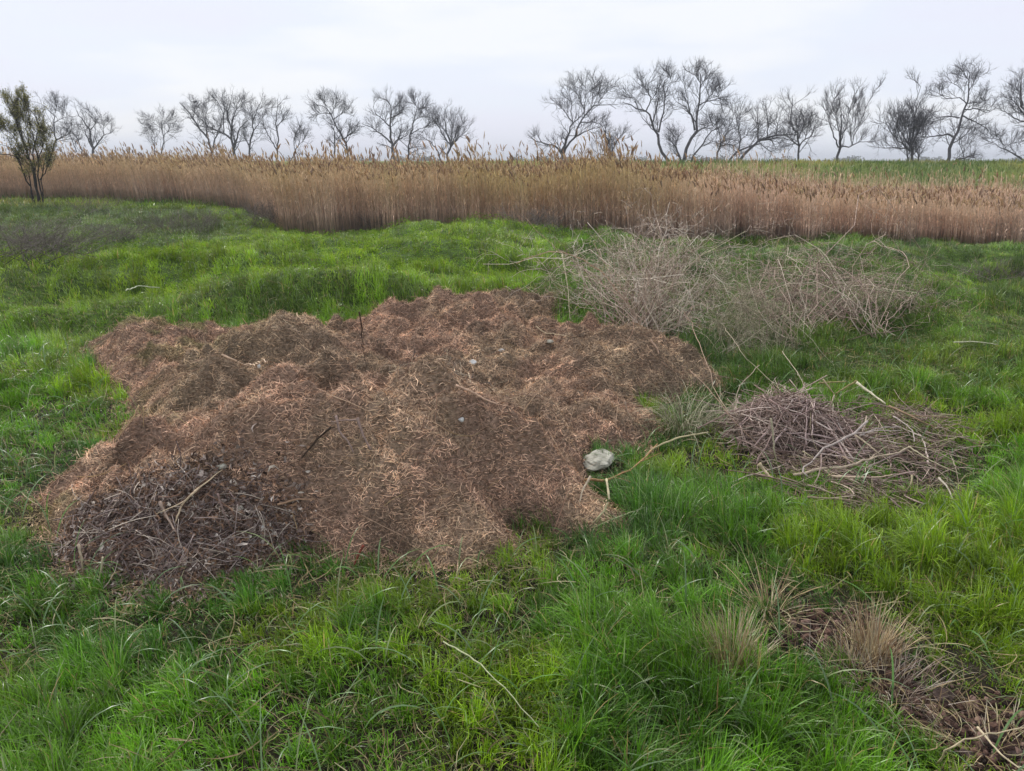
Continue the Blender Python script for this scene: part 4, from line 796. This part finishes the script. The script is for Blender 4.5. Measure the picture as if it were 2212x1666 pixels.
lump('stone', 1298, 1012, .095, (1.3, .9, .48), M_STONE, 'pale grey green chunk of stone at the right edge of the heap beside the grass', 'stone', seed=14, rz=.9, sink=.06)
lump('stone', 1022, 792, .026, (1.2, .9, .8), M_WHITE, 'larger white chip lying on the back of the heap', 'stone', seed=2)
lump('stone', 1083, 764, .02, (1.3, .8, .8), M_WHITE, 'white chip just behind and right of the larger one on the heap back', 'stone', seed=3)
lump('stone', 1187, 748, .028, (1.3, .9, .6), M_STONE, 'dull beige chip near the green notch at the back of the heap', 'stone', seed=4)
lump('stone', 997, 931, .014, (1, .9, .9), M_WHITE, 'tiny white chip alone on the reddish slope right of the heap peak', 'stone', seed=5)
lump('stone', 565, 1146, .014, (1, 1, .9), M_WHITE, 'small bright white chip right of the dark leaf pile', 'stone', seed=6)
lump('stone', 234, 1197, .016, (1, .8, .8), M_WHITE, 'white fragment at the lower left of the dark leaf pile', 'stone', seed=7)
lump('stone', 517, 1114, .022, (1, .9, .8), M_STONE, 'grey pebble at the right side of the dark leaf pile', 'stone', seed=8)
lump('stone', 560, 798, .014, (.8, .8, 1.2), M_WHITE, 'tiny white chip below the L shaped stick', 'stone', seed=9)
lump('stone', 368, 1262, .028, (1.2, .8, .6), M_STONE, 'pale flaky fragment at the bottom tip of the leaf pile', 'stone', seed=10)
lump('stone', 480, 1028, .022, (1.3, .8, .7), M_STONE, 'beige nub at the top right of the dark leaf pile', 'stone', seed=11)
lump('soil_clod', 2038, 1516, .028, (1.2, 1, .85), M_CLOD, 'round brown clod of earth beside the bare track at the lower right', 'soil clod', Hg, 12, .15)
for j, (px, py, s_, lb) in enumerate([(2000,1560,.017,'dark crumb of earth left of the round clod'), (2090,1640,.02,'dark lump of earth at the bottom of the bare track'), (1985,1490,.016,'small clod above and left of the round clod'),
        (2150,1600,.024,'broad low clod at the right of the bare track'), (1850,1440,.018,'small brown clod by the second dry tussock'), (2190,1640,.02,'pinkish clod in the lower right corner')]):
    lump('soil_clod', px, py, s_, (1.3, 1, .6), M_CLOD, lb, 'soil clod', Hg, 20+j, .25)

r = np.random.default_rng(57); n = 5200; a, b = in_poly(MUD, n, r, .06); z = Hg(a, b); dv = r.normal(size=(n, 3)); dv /= np.linalg.norm(dv, axis=1, keepdims=True)
sz = r.lognormal(math.log(.0045), .55, n).clip(.002, .018); c0 = np.stack([a, b, z+sz*.4], -1)
P = np.stack([c0-dv*sz[:, None]*1.1, c0-dv*sz[:, None]*.5, c0+dv*sz[:, None]*.4, c0+dv*sz[:, None]], 1)+r.normal(0, .15, (n, 4, 3))*sz[:, None, None]
V, Fs, c = tubes(P, sz[:, None]*np.array([.35, 1, .9, .3])*r.uniform(.7, 1.2, (n, 4)), 5, pick([srgb(96,74,64), srgb(66,50,44), srgb(132,108,96), srgb(48,38,34)], [.35,.3,.15,.2], n, r))
tag(mesh_obj('soil_crumbs', V, Fs, M_HEAP, col=c), 'loose crumbs of dark earth strewn over the bare track at the lower right', 'soil', kind='stuff')
# ------------------------------------------------------------------ dry tussocks and grey weeds
def tussock(px, py, seed, n, L, spread, label, lean=(0, 0), cols=None, name='dry_tussock', cat='grass tussock', wid=(.0018, .0035), thr=(.05, .28), kp=(0, .9)):
    r = np.random.default_rng(seed); p = at(px, py, Hg); x = r.normal(p[0], spread, n); y = r.normal(p[1], spread, n)
    head = np.arctan2(y-p[1], x-p[0]) + r.normal(0, .6, n)
    cols = cols or [srgb(204,184,146), srgb(172,148,116), srgb(146,120,92), srgb(188,176,150)]
    y = np.where(np.arange(n) > -1, y, y); V, Fs, c = blades(x, y, Hg, r.uniform(.5, 1.1, n)*L, r.uniform(*wid, n), np.abs(r.normal(*thr, n)), r.uniform(*kp, n), head, pick(cols, [1]*len(cols), n, r), 7)
    o = mesh_obj(name, V-np.array(p), Fs, M_STRAW, col=c); o.location = p
    return tag(o, label, cat)
tussock(1578, 1475, 61, 420, .27, .026, 'upright straw coloured dry tussock in the lower right grass')
tussock(1885, 1425, 62, 300, .22, .032, 'second dry tussock nearer the right edge above the bare track')
tussock(1905, 1480, 63, 420, .15, .08, 'flattened greyish dry tussock lying along the bare track', thr=(.8, .4), cols=[srgb(186,174,158), srgb(150,132,118), srgb(120,100,88)])
tussock(1840, 1440, 64, 160, .13, .05, 'sparse brown tussock between the upright and the flattened ones', thr=(.6, .4))
tussock(1660, 1330, 65, 70, .3, .014, 'few thin bleached stems arching left between the two upright tussocks', thr=(.7, .3))
tag(tussock(2150, 1640, 66, 220, .13, .09, 'thin brown grass lying over the bare soil in the lower right corner', thr=(1.0, .3), name='dry_grass'), kind='stuff')
wc = [srgb(160,160,128), srgb(128,132,96), srgb(190,182,156), srgb(112,104,84)]
tussock(1475, 935, 67, 260, .44, .07, 'fountain of thin grey green drooping stems at the right edge of the heap', name='drooping_weed', cat='weed', wid=(.002, .0042), thr=(.15, .35), kp=(1.2, 2.7), cols=wc)
tussock(1545, 930, 68, 130, .36, .05, 'smaller drooping dry weed between the fountain shaped one and the stick pile', name='drooping_weed', cat='weed', wid=(.002, .004), thr=(.15, .4), kp=(.8, 2.4), cols=wc)
gw = [srgb(120,110,104), srgb(96,88,82), srgb(140,130,122)]
def grey_weed(px, py, seed, h, wdt, label, n=60):
    r = np.random.default_rng(seed); p = at(px, py, Hg); n0 = n; P = np.zeros((n0, 6, 3)); 
    b = p + np.c_[r.normal(0, wdt*.35, (n0, 2)), np.zeros(n0)]; tip = b + np.c_[r.normal(0, wdt*.5, (n0, 2)), r.uniform(.6, 1, n0)*h]
    for k in range(6): P[:, k] = b + (tip-b)*(k/5) + r.normal(0, .02*h, (n0, 3))*(k > 0)
    Rd = np.full((n0, 1), .004)*np.linspace(1, .4, 6); A, RA = sprout(P, Rd, 8, 4, 40, .35, .1, r, .2, .6); B, RB = sprout(A, RA, 5, 3, 45, .6, .1, r, .1, .8)
    V, Fs, c = merge([tubes(P, Rd, 3, pick(gw, [1]*3, n0, r)), tubes(A, RA, 3, pick(gw, [1]*3, len(A), r)), tubes(B, RB, 3, pick(gw, [1]*3, len(B), r))])
    o = mesh_obj('grey_weed', V-p, Fs, M_TWIG, col=c); o.location = p; return tag(o, label, 'weed')
grey_weed(375, 506, 71, .55, .8, 'grey dry weed bush in front of the reeds left of centre', 70)
grey_weed(440, 506, 72, .65, .5, 'darker grey weed bush touching the reed edge', 50)
grey_weed(262, 520, 73, .4, .6, 'low rounded grey weed in the green hollow at the left', 60)
grey_weed(190, 462, 74, .5, 1.0, 'dull dark weed patch high in the hollow below the shrub', 50)
grey_weed(30, 560, 75, .45, 1.2, 'broad dull grey weed patch at the left edge of the hollow', 110)
grey_weed(110, 545, 76, .4, .9, 'grey brown weed patch right of the broad one in the hollow', 80)
grey_weed(820, 497, 77, .5, .5, 'small dark grey weed at the foot of the reeds left of the green hump', 60)
grey_weed(560, 492, 78, .7, .8, 'grey brown weed clump merging with the reeds', 70)
grey_weed(680, 498, 79, .6, .7, 'dark weed clump at the reed foot between the two others', 60)
grey_weed(2200, 528, 80, .95, 1.1, 'tall purplish grey weed clump at the right edge of the reeds', 110)
grey_weed(2170, 610, 81, .3, .7, 'low purple grey weed in the grass at the right edge', 70)
grey_weed(1160, 500, 82, .5, .8, 'dull weed growth behind the bowed cane', 60)

# low scrub far out on the plain
r = np.random.default_rng(91); parts = []
for cx_ in list(r.uniform(-150, 420, 70)):
    m = 90; hh = r.uniform(1.2, 3.2); Yd = r.uniform(300, 420); b = np.array([cx_, Yd, 1.5]); q = r.normal(size=(m, 3)); q /= np.linalg.norm(q, axis=1, keepdims=True); q[:, 2] = np.abs(q[:, 2])
    cpt = b + q*np.array([hh*1.6, hh*1.2, hh])*r.uniform(.5, 1, (m, 1)); dv = r.normal(size=(m, 3)); dv /= np.linalg.norm(dv, axis=1, keepdims=True)
    s2 = np.cross(dv, r.normal(size=(m, 3))); s2 /= np.linalg.norm(s2, axis=1, keepdims=True)
    parts.append(ribbons(np.stack([cpt-dv*.3, cpt, cpt+dv*.3], 1), np.ones((m, 1))*np.array([.2, .8, .2]), s2, pick([srgb(78,82,70), srgb(98,96,84)], [.5,.5], m, r)))
V, Fs, c = merge(parts); tag(mesh_obj('far_scrub', V, Fs, M_LEAF, col=c), 'faint low scrub far away on the plain under the bare trees', 'scrub', kind='stuff')

# ------------------------------------------------------------------ thin even haze in the air
import bmesh
bm = bmesh.new(); bmesh.ops.create_cube(bm, size=1)
for v in bm.verts: v.co = ((v.co.x)*3100, 970 + v.co.y*2100, 6.0 + v.co.z*18.0)
me = bpy.data.meshes.new('haze'); bm.to_mesh(me); bm.free(); hz_ = bpy.data.objects.new('haze', me); C.objects.link(hz_); hz_['kind'] = 'stuff'
hm_ = bpy.data.materials.new('haze_air'); hm_.use_nodes = True; nt = hm_.node_tree; nt.nodes.clear()
o_ = nt.nodes.new('ShaderNodeOutputMaterial'); v_ = nt.nodes.new('ShaderNodeVolumePrincipled'); v_.inputs['Color'].default_value = (.9, .94, 1, 1); v_.inputs['Density'].default_value = .0012
nt.links.new(v_.outputs[0], o_.inputs['Volume']); me.materials.append(hm_); tag(hz_, 'thin pale haze softening the far trees and plain', 'haze')
